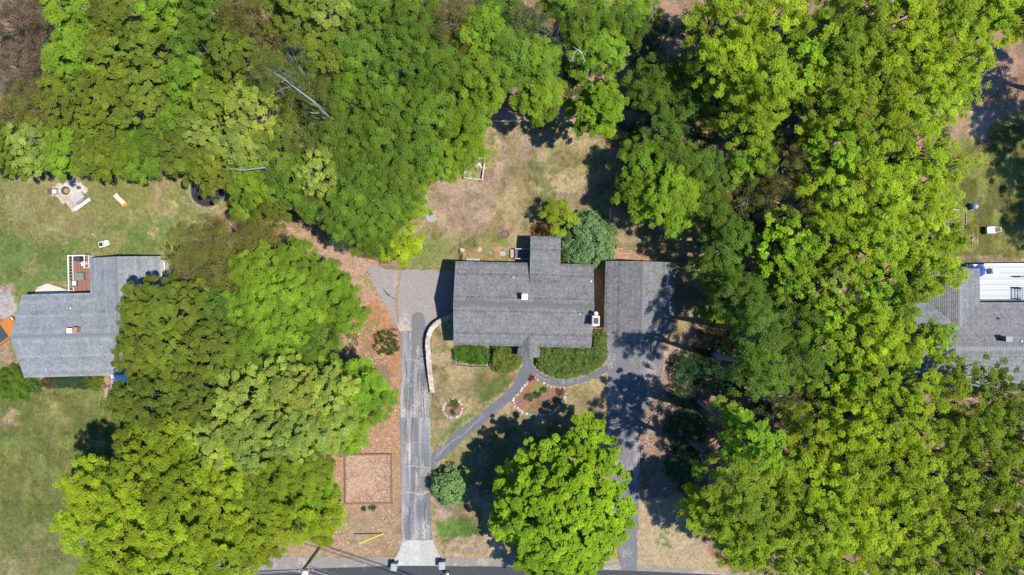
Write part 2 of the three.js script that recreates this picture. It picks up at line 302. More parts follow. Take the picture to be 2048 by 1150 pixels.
structure('driveway_apron', drape(PL([[805, 1081], [866, 1079.5], [871, 1095], [881, 1113], [882, 1131.2], [790, 1131.2], [789, 1120], [799, 1100]]), 0.034, 0.6), concrete);
structure('garage_driveway', drape(ragged(PL([[1212, 660], [1328, 664], [1326, 740], [1310, 785], [1291, 828], [1282, 860], [1280, 900], [1278, 990], [1275, 1080], [1274, 1141], [1243, 1140.5], [1236, 1090], [1226, 1000], [1216, 920], [1214, 850], [1217, 750]]), 0.05), 0.022, 0.6), newAsphalt);
structure('front_path', drape(ragged(PL([[1045, 700], [1045, 732], [1022.6, 774], [991, 803], [949.6, 834], [910, 865], [887, 889], [862, 908], [861, 944], [879, 922], [900, 905], [926, 879], [965, 848], [996.6, 822], [1028, 796], [1056.6, 758], [1067, 749], [1085, 762], [1106, 771], [1132, 774], [1166, 765], [1205, 748], [1216.5, 741], [1215, 729], [1187, 745], [1153, 757], [1116.6, 758], [1088, 750.5], [1069.6, 737], [1062, 724], [1062, 700]]), 0.05), 0.018, 0.5), pathAsphalt);
// sand-filled cracks are grown-in strips lying in the asphalt
function crack(line, w, seed, m = sandMat, amp = 0.5, parent = lowDrive, dy = 0.036) { const o = mesh('crack', ribbon(PL(line), w, dy, seed, amp), m, parent); return o; }
[[[801, 658], [815, 661], [830, 657], [845, 660], [858, 655]], [[803, 723], [815, 720], [835, 722], [845, 718], [858, 721]], [[803, 884], [822, 886], [838, 884], [858, 885]], [[806, 936], [822, 932], [840, 933], [860, 935]], [[805, 986], [825, 985], [845, 989], [860, 980], [866, 977]], [[833, 1035], [830, 1055], [836, 1078]], [[803, 770], [820, 772], [840, 768]], [[804, 830], [815, 833], [826, 829], [842, 833]]]
  .forEach((l, i) => crack(l, [0.15, 0.07, 0.05, 0.11, 0.15, 0.05, 0.04, 0.04][i], 11 + i));
[[[838, 740], [839, 790], [841, 850], [840, 900], [842, 960], [841, 990]], [[816, 700], [817, 760], [815, 830], [817, 880]], [[808, 870], [812, 900], [810, 935]], [[829, 660], [828, 720], [829, 790]]].forEach((l, i) => crack(l, [0.07, 0.04, 0.06, 0.04][i], 31 + i, sandMat, 0.9));
[[[796, 560], [792, 590], [791, 620], [795, 648]], [[799, 540], [796, 560]], [[760, 572], [775, 590], [790, 600]]].forEach((l, i) => crack(l, [0.22, 0.2, 0.1][i], 51 + i, i < 2 ? mat(0.24, 0.15, 0.07, 1) : crackMat, 0.6, scene.getObjectByName('driveway_court')));
[[[862, 925], [890, 896], [905, 882], [925, 870], [950, 846], [975, 828]], [[1066, 742], [1080, 754], [1100, 763]]].forEach((l, i) => crack(l, 0.05, 61 + i, mat(0.27, 0.26, 0.25, 1), 0.8, scene.getObjectByName('front_path'), 0.024));

structure('asphalt_patch', drape(ragged(PL([[821, 632], [834, 624], [847, 630], [849, 650], [848, 690], [832, 692], [831, 716], [820, 715]]), 0.1, 0.25), 0.037, 0.4), patchAsphalt);
[[[812, 1000], [820, 1020], [816, 1050], [822, 1075]], [[848, 740], [846, 790], [850, 840]], [[822, 780], [826, 830], [823, 870]], [[852, 1000], [849, 1030], [853, 1060]], [[806, 705], [811, 745], [808, 790]]].forEach((l, i) => crack(l, 0.05, 71 + i, crackMat, 0.7));

// ---------------------------------------------------------------- roofs and buildings
// shingle tone: each tab of a course has its own grey, with mineral granules on it
function shingleMat(tone, spread, tint, seed, rowVar = 0.46) {
  const r = rng(seed), tabs = Array.from({ length: 32 * 48 }, () => r());
  const n = 1024, size = 6.4, rows = Array.from({ length: 32 }, () => r());   // 32 courses of 20 cm
  const t = dataTex(n, n, (i, j, o) => {
    const c = Math.floor(j / 32), tab = Math.floor((i + (c % 2) * 11 + (c * 37) % 19) / 21.34) % 48;
    const q = tabs[c * 48 + ((tab + 48) % 48)], f = LAT[(i * 197 + j * 811) & 65535], w = fbm(i * 0.012, j * 0.012 + seed, 3);
    const s = tone * (1 + spread * (q - 0.5) * 2 + rowVar * (rows[c] - 0.5) + 0.3 * (f - 0.5) + 0.36 * (w - 0.5));
    o[0] = s * tint[0]; o[1] = s * tint[1]; o[2] = s * tint[2];
  });
  t.repeat.set(1 / size, 1 / size);
  return new THREE.MeshStandardMaterial({ map: t, roughness: 0.95, bumpMap: grain(1 / 1.5), bumpScale: 0.006 });
}
const shingleGrey = shingleMat(0.130, 0.24, [1.01, 1, 1.0], 5), shingleBlue = shingleMat(0.195, 0.18, [0.95, 1, 1.05], 6, 0.26), shingleRight = shingleMat(0.152, 0.2, [1, 0.995, 1.0], 9, 0.22);
const capGrey = mat(0.115, 0.115, 0.115, 0.95, { bumpMap: grain(1), bumpScale: 0.006 }), capBlue = mat(0.15, 0.16, 0.17, 0.95, { bumpMap: grain(1), bumpScale: 0.006 }), capRight = mat(0.21, 0.21, 0.21, 0.95, { bumpMap: grain(1), bumpScale: 0.006 });
const whiteTrim = mat(0.72, 0.72, 0.70, 0.6), darkTrim = mat(0.16, 0.155, 0.15, 0.7), brick = mat(0.33, 0.17, 0.115, 0.95, { bumpMap: grain(1), bumpScale: 0.01 }), galvanised = mat(0.62, 0.63, 0.64, 0.45, { metalness: 0.35 }), glassDark = mat(0.05, 0.06, 0.07, 0.08), paleStone = mat(0.5, 0.47, 0.43, 0.9);
const sidingGrey = mat(0.42, 0.42, 0.41, 0.8, { bumpMap: grain(1), bumpScale: 0.004 }), sidingWhite = mat(0.66, 0.66, 0.63, 0.8);

// one roof slope of overlapping courses; corners eave-left, eave-right, ridge-right, ridge-left
function slope(parent, A, B, C, D, m, fasciaM, ph = 0) {
  const up = V().subVectors(D, A).add(V().subVectors(C, B)).multiplyScalar(0.5), along = V().subVectors(B, A), nrm = V().crossVectors(along, up).normalize();
  if (nrm.y < 0) nrm.negate();
  const n = Math.max(2, Math.round(up.length() / 0.2)), P = [], T = [], a = along.clone().normalize(), uLen = up.length();
  const L = (t) => V().lerpVectors(A, D, t), Q = (t) => V().lerpVectors(B, C, t);
  const quad = (p, q, r, s, v0, v1) => { for (const [w, v] of [[p, v0], [q, v0], [r, v1], [p, v0], [r, v1], [s, v1]]) { P.push(w.x, w.y, w.z); T.push(V().subVectors(w, A).dot(a) + ph, v); } };
  for (let i = 0; i < n; i++) {
    const t0 = i / n, t1 = (i + 1) / n, lo = nrm.clone().multiplyScalar(0.04), hi = nrm.clone().multiplyScalar(0.002);
    const p = L(t0).add(lo), q = Q(t0).add(lo), r = Q(t1).add(hi), s = L(t1).add(hi);
    quad(p, q, r, s, i * 0.2 + 0.004, i * 0.2 + 0.196);
    if (i) { const p2 = L(t0).addScaledVector(nrm, 0.001), q2 = Q(t0).addScaledVector(nrm, 0.001); quad(p2, q2, q, p, i * 0.2 + 0.004, i * 0.2 + 0.02); }
  }
  const g = new THREE.BufferGeometry(); g.setAttribute('position', new THREE.Float32BufferAttribute(P, 3)); g.setAttribute('uv', new THREE.Float32BufferAttribute(T, 2)); g.computeVertexNormals();
  const roof = mesh('roof', g, m, parent);
  // the boarded roof slab below, seen at eave and gable as fascia
  const th = -0.13, o = [A, B, C, D].map((p) => p.clone().addScaledVector(nrm, -0.004)), u = [A, B, C, D].map((p) => p.clone().add(V(0, th, 0))), S = [];
  const f = (p, q, r, s) => { for (const w of [p, q, r, p, r, s]) S.push(w.x, w.y, w.z); };
  f(o[0], o[1], o[2], o[3]); f(u[3], u[2], u[1], u[0]);
  for (let i = 0; i < 4; i++) { const j = (i + 1) % 4; f(u[i], u[j], o[j], o[i]); }
  const sg = new THREE.BufferGeometry(); sg.setAttribute('position', new THREE.Float32BufferAttribute(S, 3)); sg.computeVertexNormals();
  mesh('fascia', sg, fasciaM, roof);
  return roof;
}
// bent ridge caps, lapped along the ridge
function ridgeCap(parent, a, b, m, w, drop, lap = 0.3) {
  const d = V().subVectors(b, a), L = d.length(), n = Math.round(L / lap), side = V(d.z, 0, -d.x).normalize().multiplyScalar(w), gs = [], r = rng(Math.round(L * 100));
  for (let i = 0; i < n; i++) {
    const p = a.clone().addScaledVector(d, i / n), q = a.clone().addScaledVector(d, (i + 1) / n), y0 = 0.045 + r() * 0.012, y1 = 0.03, P = [];
    const e = (c, y) => [c.clone().add(side).add(V(0, y - drop, 0)), c.clone().add(V(0, y, 0)), c.clone().sub(side).add(V(0, y - drop, 0))];
    const E = e(p, y0), F = e(q, y1);
    const f = (x, y, z, t) => { for (const k of [x, y, z, x, z, t]) P.push(k.x, k.y, k.z); };
    f(E[0], E[1], F[1], F[0]); f(E[1], E[2], F[2], F[1]);
    for (const k of [0, 1, 2]) if (k < 2) f(E[k], E[k + 1], E[k + 1].clone().add(V(0, -0.025, 0)), E[k].clone().add(V(0, -0.025, 0)));
    const g = new THREE.BufferGeometry(); g.setAttribute('position', new THREE.Float32BufferAttribute(P, 3)); g.computeVertexNormals(); g.setAttribute('uv', new THREE.Float32BufferAttribute(new Float32Array(P.length / 3 * 2).map((_, k) => P[Math.floor(k / 2) * 3 + (k % 2 ? 2 : 0)]), 2)); gs.push(g);
  }
  const o = mesh('ridge_cap', merge(gs), m, parent); return o;
}
// walls of a gabled block, ridge along local x
function gableWalls(parent, x0, x1, z0, z1, eave, ridge, m, base, alongX = true) {
  const s = new THREE.Shape(), [p0, p1, q0, q1] = alongX ? [z0, z1, x0, x1] : [x0, x1, z0, z1];
  s.moveTo(p0, base); s.lineTo(p1, base); s.lineTo(p1, eave); s.lineTo((p0 + p1) / 2, ridge); s.lineTo(p0, eave); s.closePath();
  const g = new THREE.ExtrudeGeometry(s, { depth: q1 - q0, bevelEnabled: false });
  if (alongX) { g.rotateY(Math.PI / 2); g.scale(1, 1, -1); g.translate(q0, 0, 0); const ix = g.index; if (!ix) { /* flip winding after the mirror */ const p = g.attributes.position.array, nn = g.attributes.normal.array; for (let i = 0; i < p.length; i += 9) for (let k = 0; k < 3; k++) { let t = p[i + 3 + k]; p[i + 3 + k] = p[i + 6 + k]; p[i + 6 + k] = t; t = nn[i + 3 + k]; nn[i + 3 + k] = nn[i + 6 + k]; nn[i + 6 + k] = t; } } g.computeVertexNormals(); }
  else g.translate(0, 0, q0);
  return mesh('wall', g, m, parent);
}
function windowOn(parent, x, y, z, w, h, ry) {
  const f = mesh('window', merge([box(0, h / 2 + 0.03, 0, w + 0.12, 0.07, 0.09), box(0, -h / 2 - 0.03, 0.02, w + 0.16, 0.07, 0.14), box(-w / 2 - 0.03, 0, 0, 0.06, h - 0.01, 0.09), box(w / 2 + 0.03, 0, 0, 0.06, h - 0.01, 0.09), box(0, 0, 0, 0.04, h - 0.01, 0.07)]), whiteTrim, parent);
  f.position.set(x, y, z); f.rotation.y = ry;
  const p = mesh('pane', box(0, 0, 0, w, h, 0.03), glassDark, f); return f;
}
function pipe(parent, x, y, z, h = 0.4, r = 0.05, m = galvanised) { const o = mesh('vent_pipe', merge([cyl(x, y + h / 2, z, r, r, h, 10), cyl(x, y + 0.02, z, r * 2.4, r * 1.1, 0.08, 10)]), m, parent); return o; }

// --- the middle house
const H = thing('ranch_house', 'low ranch house with grey shingle gable roof in the middle of the plot', 'house', 1.11, 1.65, -1.35 * Math.PI / 180, undefined, 0);
{
  const hw = 6.66, hd = 4.03, e = 2.8, r = 4.55, zr = 0;
  gableWalls(H, -hw + 0.3, hw - 0.3, -hd + 0.45, hd - 0.45, e + 0.05, r - 0.17, sidingGrey, -1.1);
  slope(H, V(-hw, e, -hd), V(hw, e, -hd), V(hw + 0, r, zr), V(-hw, r, zr), shingleGrey, darkTrim);
  slope(H, V(-hw, e, hd), V(hw - 0.02, e, hd), V(hw, r, zr), V(-hw, r, zr), shingleGrey, darkTrim, 2.3);
  ridgeCap(H, V(-hw, r, zr), V(hw, r, zr), capGrey, 0.2, 0.088);
  // rear addition under a shallower shed roof
  const ax0 = 0.52, ax1 = 3.44, an = -6.62, ay = 2.92, as = -2.0, ys = 3.70;
  mesh('wall', box((ax0 + ax1) / 2, 0.88, (an - hd) / 2 + 0.2, ax1 - ax0 - 0.3, 3.96, hd === 0 ? 1 : -an - hd + 0.1), sidingGrey, H);
  slope(H, V(ax0, ay, an), V(ax1, ay, an), V(ax1, ys, as), V(ax0, ys, as), shingleGrey, darkTrim, 1.1);
  mesh('wall', (() => { const s = new THREE.Shape(); s.moveTo(3.6, 2.87); s.lineTo(2.02, 3.60); s.lineTo(3.6, 3.29); s.closePath(); const g = new THREE.ExtrudeGeometry(s, { depth: 0.1, bevelEnabled: false }); g.rotateY(Math.PI / 2); g.translate(ax0 + 0.06, 0, 0); return g; })(), sidingGrey, H);
  // entrance gable
  const px = 0.62, pw = 1.06, pe = 2.66, pr = 3.36, pz = 5.05;
  slope(H, V(px - pw, pe, pz), V(px - pw, pe, 4.33), V(px, pr, 2.75), V(px, pr, pz), shingleGrey, darkTrim, 0.4);
  slope(H, V(px + pw, pe, pz), V(px + pw, pe, 4.33), V(px, pr, 2.75), V(px, pr, pz), shingleGrey, darkTrim, 0.9);
  for (const sx of [-0.92, 0.92]) mesh('post', box(px + sx, 1.27, 4.9, 0.12, 2.6, 0.12), whiteTrim, H);
  // flues
  const ch = mesh('chimney', rbox(0.06, 4.55, -0.78, 0.46, 1.25, 0.46, 0.03), galvanised, H);
  mesh('chimney_cap', merge([rbox(0.06, 5.23, -0.78, 0.56, 0.07, 0.56, 0.03), (() => { const g = new THREE.ConeGeometry(0.4, 0.12, 4); g.rotateY(Math.PI / 4); g.translate(0.06, 5.325, -0.78); return g; })()]), mat(0.74, 0.74, 0.74, 0.5), ch);
  const bc = mesh('chimney', merge([rbox(6.75, 2.1, 1.3, 0.62, 6.2, 0.85, 0.03), rbox(6.72, 1.2, 1.75, 0.72, 4.2, 0.5, 0.03)]), brick, H); bc.userData.label = 'red brick chimney on the end wall';
  mesh('chimney_crown', (() => { const g = merge([box(6.75, 5.28, 1.3, 0.72, 0.1, 0.95), box(6.75, 5.36, 0.94, 0.62, 0.08, 0.14), box(6.75, 5.36, 1.66, 0.62, 0.08, 0.14), box(7.02, 5.36, 1.3, 0.09, 0.08, 0.6), box(6.48, 5.36, 1.3, 0.09, 0.08, 0.6)]); return g; })(), paleStone, bc);
  mesh('flue_mouth', box(6.75, 5.338, 1.3, 0.44, 0.02, 0.55), dark, bc);
  mesh('flue_pipe', merge([cyl(6.75, 3.2, 0.62, 0.15, 0.15, 4.4, 14), cyl(6.75, 5.42, 0.62, 0.17, 0.2, 0.05, 14), cyl(6.75, 5.5, 0.62, 0.2, 0.06, 0.1, 14)]), mat(0.7, 0.7, 0.7, 0.4, { metalness: 0.3 }), H);
  pipe(H, -1.05, 3.36, -2.6, 0.45, 0.055); pipe(H, 6.35, 3.45, -2.4, 0.4, 0.055); pipe(H, 5.35, 4.2, 0.72, 0.2, 0.04);
  for (const x of [-5, -2.6, 2.6, 4.6]) windowOn(H, x, 1.5, hd - 0.42, 1.3, 1.2, 0);
  for (const x of [-5, -2.4, 5.2]) windowOn(H, x, 1.5, -hd + 0.42, 1.2, 1.0, 0);
  windowOn(H, -hw + 0.28, 1.5, -1.6, 1.1, 1.0, Math.PI / 2); windowOn(H, -hw + 0.28, 1.5, 1.6, 1.1, 1.0, Math.PI / 2);
  const gd = mesh('garage_door', merge([0, 1, 2, 3].map((i) => box(-hw + 0.27, -0.45 + i * 0.5, -0.6, 0.06, 0.48, 2.5))), whiteTrim, H);
  const dr = mesh('door', rbox(px, 1.05, hd - 0.42, 0.95, 2.05, 0.08, 0.02), mat(0.3, 0.05, 0.04, 0.5), H);
  mesh('handle', new THREE.SphereGeometry(0.035, 8, 6).translate(px + 0.36, 1.0, hd - 0.35), galvanised, dr);
}
// back stoop: dark planked landing with two rails, and its bottom step
{
  const [x, z] = at(1044, 508, 0.7), t = thing('back_stoop', 'dark planked stoop with two pale rails beside the rear addition', 'stoop', x, z, -1.35 * Math.PI / 180);
  const m = mat(0.11, 0.11, 0.12, 0.85), rail = mat(0.55, 0.55, 0.54, 0.7);
  for (let i = 0; i < 9; i++) mesh('plank', box(-0.62 + i * 0.16, 0.5, 0, 0.148, 0.04, 0.84), m, t);
  for (const q of [-0.48, 0.48]) { mesh('rail', box(0, 1.2, q, 1.42, 0.05, 0.06), rail, t); for (const p of [-0.66, 0.66]) mesh('post', box(p, 0.58, q, 0.07, 1.18, 0.07), rail, t); }
  mesh('frame', merge([box(0, 0.4, -0.38, 1.4, 0.14, 0.05), box(0, 0.4, 0.38, 1.4, 0.14, 0.05)]), m, t);
  mesh('step', box(-0.98, 0.24, 0, 0.34, 0.06, 0.9), mat(0.3, 0.27, 0.25, 0.9), t);
  for (const q of [-0.4, 0.4]) mesh('stringer', box(-0.95, 0.12, q, 0.4, 0.2, 0.05), m, t);
}
// --- the garage
const G = thing('detached_garage', 'square two-bay garage with grey shingle roof beside the middle house', 'garage', 12.38, 0.92, -1.3 * Math.PI / 180, undefined, 0);
{
  const hw = 3.38, hd = 3.42, e = 2.55, r = 4.0;
  gableWalls(G, -hw + 0.25, hw - 0.25, -hd + 0.25, hd - 0.25, e + 0.03, r - 0.16, sidingWhite, -0.15, false);
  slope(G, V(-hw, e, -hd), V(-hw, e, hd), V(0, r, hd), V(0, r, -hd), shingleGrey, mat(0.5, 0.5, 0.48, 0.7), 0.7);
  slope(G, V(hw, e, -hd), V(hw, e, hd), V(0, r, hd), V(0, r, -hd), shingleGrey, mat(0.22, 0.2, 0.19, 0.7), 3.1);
  ridgeCap(G, V(0, r, -hd), V(0, r, hd), mat(0.14, 0.14, 0.14, 0.95), 0.13, 0.058);
  for (const x of [-1.5, 1.5]) { const d = mesh('garage_door', merge([0, 1, 2, 3].map((i) => box(x, 0.3 + i * 0.53, hd - 0.23, 2.4, 0.51, 0.06))), mat(0.6, 0.6, 0.58, 0.6), G); mesh('handle', box(x, 0.45, hd - 0.18, 0.2, 0.04, 0.03), dark, d); }
  windowOn(G, -hw + 0.24, 1.5, 0, 0.9, 0.9, Math.PI / 2);
}
// --- left-hand neighbour
const N = thing('neighbour_house', 'blue-grey shingled L-shaped house at the left edge of the photo', 'house', -40.3, 4.5, 1.5 * Math.PI / 180, undefined, 0);
{
  const hw = 6.75, hd = 3.98, e = 3.0, r = 5.0;
  gableWalls(N, -hw + 0.3, hw - 0.3, -hd + 0.4, hd - 0.4, e + 0.05, r - 0.17, sidingWhite, -0.2);
  slope(N, V(-hw, e, -hd), V(hw, e, -hd), V(hw, r, 0), V(-hw, r, 0), shingleBlue, whiteTrim);
  slope(N, V(-hw, e, hd), V(hw, e, hd), V(hw, r, 0), V(-hw, r, 0), shingleBlue, whiteTrim, 2);
  ridgeCap(N, V(-hw, r, 0), V(hw, r, 0), capBlue, 0.17, 0.085);
  const x0 = -0.15, x1 = 6.6, xm = (x0 + x1) / 2, zn = -7.35, wr = 4.62, zs = -0.72;
  gableWalls(N, x0 + 0.3, x1 - 0.3, zn + 0.3, -3, e + 0.05, wr - 0.17, sidingWhite, -0.2, false);
  slope(N, V(x0, e, zn), V(x0, e, -hd - 0.02), V(xm, wr, zs), V(xm, wr, zn), shingleBlue, whiteTrim, 0.3);
  slope(N, V(x1, e, zn), V(x1, e, -hd - 0.02), V(xm, wr, zs), V(xm, wr, zn), shingleBlue, whiteTrim, 1.3);
  ridgeCap(N, V(xm, wr, zn), V(xm, wr, zs), capBlue, 0.17, 0.083);
  const c = mesh('chimney', rbox(-0.45, 4.9, -0.55, 0.42, 1.1, 0.5, 0.03), brick, N); c.userData.label = 'short brick stack with a white metal flue';
  mesh('flue_cap', merge([cyl(-0.95, 4.85, -0.5, 0.16, 0.16, 1.1, 12), rbox(-0.95, 5.45, -0.5, 0.5, 0.1, 0.45, 0.04)]), mat(0.78, 0.78, 0.78, 0.5), N);
  pipe(N, -1.7, 3.9, -2.6, 0.4, 0.05); pipe(N, 1.5, 4.45, 0.9, 0.2, 0.06, dark);
  mesh('entry_canopy', merge([rbox(2.2, 2.55, 4.35, 1.7, 0.14, 1.0, 0.03)]), mat(0.75, 0.75, 0.74, 0.6), N);
  for (const sx of [1.45, 2.95]) mesh('post', box(sx, 1.2, 4.75, 0.1, 2.6, 0.1), whiteTrim, N);
  for (const x of [-5, -2.6, 4.5]) windowOn(N, x, 1.6, hd - 0.37, 1.3, 1.2, 0);
  windowOn(N, -4.6, 1.6, -hd + 0.37, 1.2, 1.0, 0); windowOn(N, x1 - 0.28, 1.6, -5, 1.2, 1.0, Math.PI / 2);
}
// --- right-hand neighbour
const E = thing('neighbour_house', 'grey shingled house with rear wing, cut off by the right photo edge', 'house', 45.8, 5.72, 0.3 * Math.PI / 180, undefined, 0);
{
  const hw = 7.5, hd = 4.28, e = 3.0, r = 5.0;
  gableWalls(E, -hw + 0.3, hw - 0.3, -hd + 0.4, hd - 0.4, e + 0.05, r - 0.17, sidingWhite, -0.2);
  slope(E, V(-hw, e, -hd), V(hw, e, -hd), V(hw, r, 0), V(-hw, r, 0), shingleRight, whiteTrim);
  slope(E, V(-hw, e, hd), V(hw, e, hd), V(hw, r, 0), V(-hw, r, 0), shingleRight, whiteTrim, 2);
  ridgeCap(E, V(-hw, r, 0), V(hw, r, 0), capRight, 0.2, 0.09);
  const x0 = -5.75, x1 = -0.76, xm = (x0 + x1) / 2, zn = -7.55, wr = 4.1, zs = -1.95;
  gableWalls(E, x0 + 0.3, x1 - 0.2, zn + 0.3, -3.3, e + 0.05, wr - 0.17, sidingWhite, -0.2, false);
  slope(E, V(x0, e, zn), V(x0, e, -hd - 0.02), V(xm, wr, zs), V(xm, wr, zn), shingleRight, whiteTrim, 0.3);
  slope(E, V(x1, e, zn), V(x1, e, -hd - 0.02), V(xm, wr, zs), V(xm, wr, zn), shingleRight, whiteTrim, 1.3);
  ridgeCap(E, V(xm, wr, zn), V(xm, wr, zs), mat(0.2, 0.205, 0.21, 0.95), 0.2, 0.09);
  const c = mesh('chimney', merge([rbox(0.5, 4.95, -0.9, 0.55, 1.1, 0.45, 0.03)]), mat(0.11, 0.11, 0.12, 0.7), E);
  mesh('chimney_cap', merge([rbox(0.5, 5.53, -0.9, 0.62, 0.05, 0.52, 0.02)]), mat(0.2, 0.2, 0.21, 0.6), c);
  mesh('roof_flashing', box(0.25, 4.66, -0.62, 1.3, 0.03, 0.06), mat(0.5, 0.48, 0.44, 0.7), E);
  pipe(E, 0.55, 3.75, -2.75, 0.35, 0.05, dark); pipe(E, 2.1, 4.6, -0.65, 0.3, 0.05); 
  for (const x of [-5, -2, 2, 5]) windowOn(E, x, 1.6, hd - 0.37, 1.3, 1.2, 0);
  windowOn(E, 3, 1.6, -hd + 0.37, 1.6, 1.2, 0);
}

// --- decks
function deck(name, label, x, z, turn, w, d, h, bw, boardM, alongX, sub) {
  const t = thing(name, label, 'deck', x, z, turn), n = Math.round((alongX ? d : w) / bw), r = rng(n * 7);
  for (let i = 0; i < n; i++) {
    const o = (i + 0.5) * bw - (n * bw) / 2, dy = (r() - 0.5) * 0.006;
    mesh('board', alongX ? box(0, h + dy, o, w, 0.035, bw - 0.012) : box(o, h + dy, 0, bw - 0.012, 0.035, d), boardM[i % boardM.length], t);
  }
  mesh('frame', merge([box(0, h - 0.12, -d / 2 + 0.05, w - 0.1, 0.18, 0.06), box(0, h - 0.12, d / 2 - 0.05, w - 0.1, 0.18, 0.06), box(-w / 2 + 0.05, h - 0.12, 0, 0.06, 0.18, d - 0.2), box(w / 2 - 0.05, h - 0.12, 0, 0.06, 0.18, d - 0.2), ...[[-1, -1], [1, -1], [-1, 1], [1, 1]].map(([a, b]) => box(a * (w / 2 - 0.1), (h - 0.2) / 2 - 0.02, b * (d / 2 - 0.1), 0.12, h - 0.2, 0.12))]), sub, t);
  return t;
}
function railing(t, pts, h, m, gap = 0.16, thick = 0.07) {
  for (let k = 0; k < pts.length - 1; k++) {
    const [a, b] = [pts[k], pts[k + 1]], L = Math.hypot(b[0] - a[0], b[1] - a[1]), ry = -Math.atan2(b[1] - a[1], b[0] - a[0]), mx = (a[0] + b[0]) / 2, mz = (a[1] + b[1]) / 2, y = a[2];
    mesh('handrail', box(mx, y + h, mz, L, thick * 0.7, thick * 1.3, ry), m, t); mesh('bottom_rail', box(mx, y + 0.12, mz, L, 0.05, 0.05, ry), m, t);
    const n = Math.max(2, Math.round(L / gap)), gs = [];
    for (let i = 1; i < n; i++) gs.push(box(lerp(a[0], b[0], i / n), y + h / 2 + 0.06, lerp(a[1], b[1], i / n), 0.035, h - 0.14, 0.035, ry));
    const bal = mesh('balusters', merge(gs), m, t); bal.userData.kind = 'stuff';
    for (const q of k ? [b] : [a, b]) mesh('rail_post', box(q[0], y + h / 2 + 0.01, q[1], 0.1, h + 0.12, 0.1), m, t);
  }
}
{
  const [x, z] = at(163, 546, 1), browns = [mat(0.21, 0.095, 0.065, 0.8), mat(0.24, 0.11, 0.075, 0.8), mat(0.19, 0.085, 0.06, 0.8)];
  const t = deck('timber_deck', 'red-brown timber deck with white railings at the left house', x, z, 1.5 * Math.PI / 180, 1.7, 3.5, 0.95, 0.14, browns, false, whiteTrim);
  railing(t, [[-0.8, 1.7, 0.97], [-0.8, -1.7, 0.97], [0.8, -1.7, 0.97], [0.8, -0.5, 0.97]], 0.95, whiteTrim, 0.3);
  for (let i = 0; i < 3; i++) mesh('stair_tread', box(-1.05 - i * 0.28, 0.75 - i * 0.25, 1.5, 0.28, 0.04, 0.7), browns[i], t);
  for (const q of [1.9, 1.14]) mesh('stair_rail', merge([rod(V(-0.85, 1.75, q), V(-1.8, 1.05, q), 0.035), rod(V(-1.8, 1.05, q), V(-1.8, 0, q), 0.035)]), whiteTrim, t);
}
{
  const [x, z] = at(2032, 565, 0.9), wh = [mat(0.39, 0.40, 0.42, 0.65), mat(0.34, 0.35, 0.37, 0.65), mat(0.41, 0.42, 0.44, 0.65)], gr = mat(0.14, 0.18, 0.23, 0.6);
  const t = deck('white_deck', 'white boarded deck with grey rails at the right-hand house', x, z, 0.3 * Math.PI / 180, 7.6, 3.7, 0.9, 0.19, wh, true, whiteTrim);
  railing(t, [[-3.7, -1.78, 0.92], [3.7, -1.78, 0.92]], 0.95, whiteTrim, 0.2, 0.12);
  railing(t, [[-3.7, 1.72, 0.92], [0.4, 1.72, 0.92]], 0.35, gr, 0.4);
  railing(t, [[-0.1, 0.55, 0.92], [0.55, 0.55, 0.92], [0.55, 1.66, 0.92], [-0.1, 1.66, 0.92], [-0.1, 0.6, 0.92]], 0.9, gr, 0.2);
  railing(t, [[-0.1, -0.55, 0.92], [1.8, -0.55, 0.92]], 0.9, gr, 0.2);
}

// ---------------------------------------------------------------- trees and shrubs
// a spray is a twig end with its leaves; crowns are many sprays gathered in tufts on the limbs
function spray(n, spreadR, lw, ll, tilt, seed, curl = 0.25) {
  const r = rng(seed), P = [], I = [];
  for (let k = 0; k < n; k++) {
    const a = (k / n) * Math.PI * 2 + r() * 0.9, d = spreadR * Math.sqrt(0.08 + 0.92 * r()), q = new THREE.Quaternion().setFromEuler(new THREE.Euler((r() - 0.5) * 2 * tilt, r() * Math.PI * 2, (r() - 0.5) * 2 * tilt));
    const c = V(Math.cos(a) * d, (r() - 0.35) * spreadR * 0.7, Math.sin(a) * d), s = 0.75 + 0.5 * r(), b = P.length / 3;
    for (const [x, y, z] of [[-ll, 0, 0], [-ll * 0.15, curl * lw, -lw], [ll, -curl * lw * 0.6, 0], [-ll * 0.15, curl * lw, lw]]) { const p = V(x * s, y * s, z * s).applyQuaternion(q).add(c); P.push(p.x, p.y, p.z); }
    I.push(b, b + 3, b + 2, b, b + 2, b + 1);
  }
  let g = new THREE.BufferGeometry(); g.setAttribute('position', new THREE.Float32BufferAttribute(P, 3)); g.setIndex(I); g = g.toNonIndexed(); g.computeVertexNormals(); return g;
}
const SPR = { broad: spray(18, 0.31, 0.056, 0.086, 0.5, 1), fine: spray(22, 0.32, 0.04, 0.066, 0.55, 2), tuft: spray(20, 0.25, 0.05, 0.075, 0.5, 3), maple: spray(13, 0.25, 0.072, 0.10, 0.5, 9), small: spray(12, 0.16, 0.036, 0.055, 0.85, 4), needle: spray(16, 0.22, 0.02, 0.14, 0.7, 5, 0), bud: spray(15, 0.36, 0.034, 0.052, 1.2, 6), strap: spray(9, 0.16, 0.03, 0.15, 0.9, 7), hedge: spray(8, 0.13, 0.05, 0.1, 0.7, 8) };
const leafMat = new THREE.MeshPhysicalMaterial({ color: 0xffffff, roughness: 0.9, transmission: 0.52, thickness: 0, specularIntensity: 0.25 });
const gloss = new THREE.MeshPhysicalMaterial({ color: 0xffffff, roughness: 0.55, transmission: 0.2, thickness: 0, specularIntensity: 0.5 });
